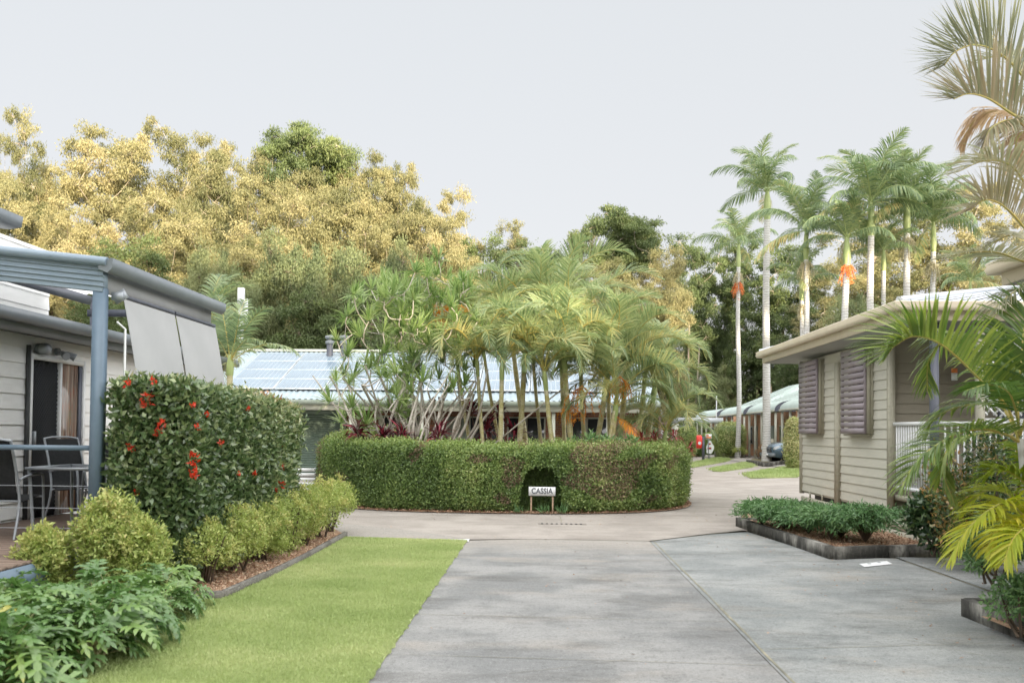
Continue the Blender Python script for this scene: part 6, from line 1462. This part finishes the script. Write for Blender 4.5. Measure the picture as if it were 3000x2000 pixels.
proto('dense2', 'gum', 'barkdk', H=18, R=4.8, ncl=66, nleaf=972, leafL=.22, flat=.55, trunk_h=.5, rc=(1.1, 1.8), trunkr=.28, low=.18, bias=.1)
proto('dome', 'gumgreen', 'bark', H=20, R=5.2, ncl=34, nleaf=1296, leafL=.22, flat=.38, trunk_h=.5, rc=(1.2, 1.9), trunkr=.30, low=.62, umbrella=.55, bias=.1)
proto('green', 'gumgreen', 'barkdk', H=15, R=4.8, ncl=56, nleaf=972, leafL=.22, flat=.7, trunk_h=.45, rc=(1.1, 1.8), trunkr=.26, low=.15)
proto('leggy', 'gumgreen', 'bark', H=18, R=4.6, ncl=34, nleaf=907, leafL=.22, flat=.5, trunk_h=.6, rc=(1.0, 1.7), trunkr=.24, low=.50, multi=2)
proto('wattle', 'wattle', 'barkdk', H=9, R=3.8, ncl=60, nleaf=1004, leafL=.17, flat=.9, trunk_h=.35, rc=(.8, 1.35), trunkr=.16, low=.05)
proto('wattle2', 'wattle', 'barkdk', H=9, R=3.6, ncl=54, nleaf=1069, leafL=.17, flat=.9, trunk_h=.35, rc=(.8, 1.3), trunkr=.15, low=.05, bias=.12)
def tree(key, dx, dtop, dhw, Y, label, name='gum_tree', rz=None, grp='trees on the wooded slope', loc=None, H=None, R=None):
    tm, cm, h0, r0 = PR[key]
    if loc is None:
        c = dat(dx, dtop, Y); H = c.z; R = dhw*1.27551*Y/FPX*1.3; loc = (c.x, Y, -.05)
    t = thing(name, label, 'tree', loc, rng.random()*6.28 if rz is None else rz, grp); t.scale = (R/r0/1.12, R/r0/1.12, H/h0/1.0)
    for nm, me in (('trunk', tm), ('crown', cm)):
        o = bpy.data.objects.new(nm, me); COL.objects.link(o); o.parent = t
    return t
TL = [ # kind, x, top, half width, depth, label
 ('sparse2', 55, 262, 62, 58, 'tall loose gum at the far left with a small separate top tuft'),
 ('dense', 20, 400, 90, 54, 'golden bushy gum at the left edge above the deck roof'),
 ('dense2', 125, 380, 80, 60, 'full golden gum just right of the far left treetop'),
 ('umbrella', 262, 270, 105, 62, 'open gum with many pale limbs and flat leaf tufts at the left'),
 ('sparse', 378, 278, 78, 64, 'open gum with rounded top tuft right of the pale limbed one'),
 ('dense2', 190, 470, 80, 52, 'lower golden gum behind the deck roof'),
 ('sparse2', 330, 440, 90, 54, 'gum with bare pale fork showing sky below its crown'),
 ('umbrella', 490, 288, 70, 66, 'thin topped gum with reddish tips left of the dark domed one'),
 ('dense', 520, 340, 85, 60, 'broad golden gum under the thin topped one'),
 ('dome', 705, 292, 88, 64, 'dark green dome topped gum with bare limbs under its canopy'),
 ('dense2', 640, 420, 95, 55, 'full golden gum left below the dark dome'),
 ('dense', 440, 470, 90, 52, 'rounded golden gum in the middle of the left slope'),
 ('dense', 760, 420, 95, 57, 'full golden gum right below the dark dome'),
 ('umbrella', 895, 334, 64, 66, 'gum with two flat leaf tufts standing clear to the right of the dome'),
 ('dense2', 850, 420, 90, 60, 'golden gum below the flat tufts'),
 ('dense', 950, 455, 85, 58, 'golden gum on the falling right side of the slope'),
 ('sparse2', 1040, 440, 66, 62, 'gum with small tufts on thin branches at the end of the golden group'),
 ('dense2', 1030, 500, 70, 56, 'last bushy golden gum before the gap'),
 ('dense', 560, 540, 90, 50, 'mid height golden gum behind the bushy wattles'),
 ('dense', 600, 330, 74, 62, 'tall full golden gum between the thin topped one and the dark dome'),
 ('dense2', 450, 425, 74, 64, 'tall full golden gum behind the open gums'),
 ('dense', 790, 345, 72, 66, 'tall golden gum just right of the dark dome'),
 ('dense', 100, 365, 74, 66, 'tall full gum behind the far left treetop'),
 ('dense2', 330, 440, 80, 68, 'full golden gum behind the pale limbed one'),
 ('dense2', 900, 410, 74, 66, 'full golden gum behind the two flat tufts'),
 ('dense', 700, 375, 84, 62, 'full golden gum under the dark dome canopy'),
 ('green', 300, 560, 100, 46, 'shaded green tree behind the deck roof gutter'),
 ('wattle', 480, 585, 70, 45, 'soft grey green wattle right of the deck roof'),
 ('wattle2', 640, 570, 90, 45, 'big soft wattle in front of the golden gums'),
 ('wattle', 770, 578, 85, 45, 'pale topped wattle left of the dragon trees'),
 ('wattle2', 900, 590, 80, 42, 'pale topped wattle behind the dragon trees'),
 ('wattle', 560, 660, 70, 43, 'low wattle behind the solar roof at the left'),
 ('green', 720, 690, 95, 43, 'low dark green tree behind the roof vents'),
 ('green', 880, 680, 95, 43, 'low dark green tree behind the left dragon tree'),
 ('wattle2', 400, 690, 70, 36, 'low wattle seen above the cabin gutter'),
 ('green', 240, 690, 90, 36, 'low green tree seen under the deck roof'),
 ('green', 1100, 560, 90, 62, 'dark distant tree in the dip behind the dragon trees'),
 ('sparse', 1178, 510, 50, 70, 'small loose gum on the skyline in the dip'),
 ('leggy', 1250, 548, 80, 68, 'dark distant gum behind the palm island'),
 ('dome', 1425, 488, 92, 50, 'round topped dark green tree over the island palms'),
 ('dense2', 1330, 545, 60, 54, 'golden tree catching the sun at the left of the round topped one'),
 ('dense', 1475, 535, 80, 50, 'bright golden tree behind the right of the island'),
 ('dense', 1400, 585, 66, 45, 'golden bushy tree just behind the island palms'),
 ('dense2', 1515, 572, 58, 46, 'feathery golden tree at the right end of the island'),
 ('leggy', 1590, 540, 60, 94, 'dark gum with thin trunks against the sky left of the tall palms'),
 ('leggy', 1680, 540, 70, 97, 'dark gum with bare stems behind the thin trunked palm'),
 ('leggy', 1790, 560, 80, 90, 'dark gum behind the tallest palm'),
 ('green', 1630, 640, 56, 98, 'dark rounded tree low behind the island right edge'),
 ('green', 1740, 680, 65, 92, 'dark green tree behind the palm trunks'),
 ('sparse', 1900, 600, 80, 80, 'brownish gum behind the middle palms'),
 ('green', 1850, 700, 70, 82, 'dark tree above the beige cabin gutter'),
 ('sparse2', 2010, 480, 110, 84, 'tall glowing pale gum behind the middle palms'),
 ('sparse', 2130, 450, 110, 84, 'tall glowing pale gum behind the right palms'),
 ('sparse2', 2250, 440, 100, 82, 'tall pale gum at the far right behind the browning palm'),
 ('sparse2', 2010, 640, 70, 80, 'dark gum with twisting stems above the white roof'),
 ('wattle', 1960, 690, 70, 72, 'low green tree above the cabin gutter'),
 ('sparse', 2150, 600, 90, 74, 'loose brown gum behind the white hip roof'),
 ('sparse2', 2280, 640, 80, 64, 'green tree at the right edge behind the roofs'),
 ('wattle', 1700, 845, 66, 96, 'yellow green rounded tree behind the green roofs'),
 ('wattle2', 1640, 850, 50, 92, 'olive rounded tree at the end of the road'),
 ('green', 1790, 800, 60, 94, 'dark green tree right behind the green roofs'),
 ('dense2', 1600, 760, 60, 104, 'dim forest tree at the end of the road'),
 ('green', 1540, 800, 55, 104, 'shaded forest tree behind the round hedge end'),
 ('green', 1400, 700, 90, 60, 'shaded tree behind the brick building right end'),
 ('green', 1200, 690, 90, 56, 'shaded tree behind the brick building middle'),
 ('green', 1040, 680, 90, 52, 'shaded tree behind the brick building left of centre'),
]
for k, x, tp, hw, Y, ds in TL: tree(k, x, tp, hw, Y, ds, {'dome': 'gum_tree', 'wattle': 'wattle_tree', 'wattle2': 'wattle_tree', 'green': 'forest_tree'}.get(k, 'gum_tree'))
# undergrowth far behind so that the gaps between trunks read as woodland
G = Geo()
for k in range(170):
    x = -60+rng.random()*125; y = 74+rng.random()*30
    if x > 10 and y < 84 or x > 22: continue
    blob(G, (x, y, 1.5+rng.random()*2.2), (3.4, 2.2, 2.4+rng.random()*1.5), 420, .36, .16, (.15, .4), .2, .3, rough=.2)
for k in range(60):
    x = -44+rng.random()*50; y = 46+rng.random()*4; blob(G, (x, y, 1.2+rng.random()*1.2), (2.4, 1.6, 2.0), 420, .26, .12, (.15, .4), .2, .3, rough=.2)
o = G.build('undergrowth', MT['gumgreen']); o['kind'] = 'stuff'
# unseen woods on the added rise: placed to keep the park in evening shade
rr_ = np.random.default_rng(5)
k = 0
for x in np.arange(-66, 95, 7.0):
    for y in (-55, -64):
        if x > 93: continue
        xx, yy = x+rr_.normal()*1.5, y+rr_.normal()*1.5
        tree(['dense', 'dense2', 'green'][k % 3], 0, 0, 0, 0, 'unseen tree on the added shading rise behind the viewpoint', 'forest_tree', rr_.random()*6.28, 'unseen trees on the added rise', (xx, yy, float(shade_rise_z(np.array(xx), np.array(yy)))-.3), 11+rr_.random()*2.5, 6.0); k += 1
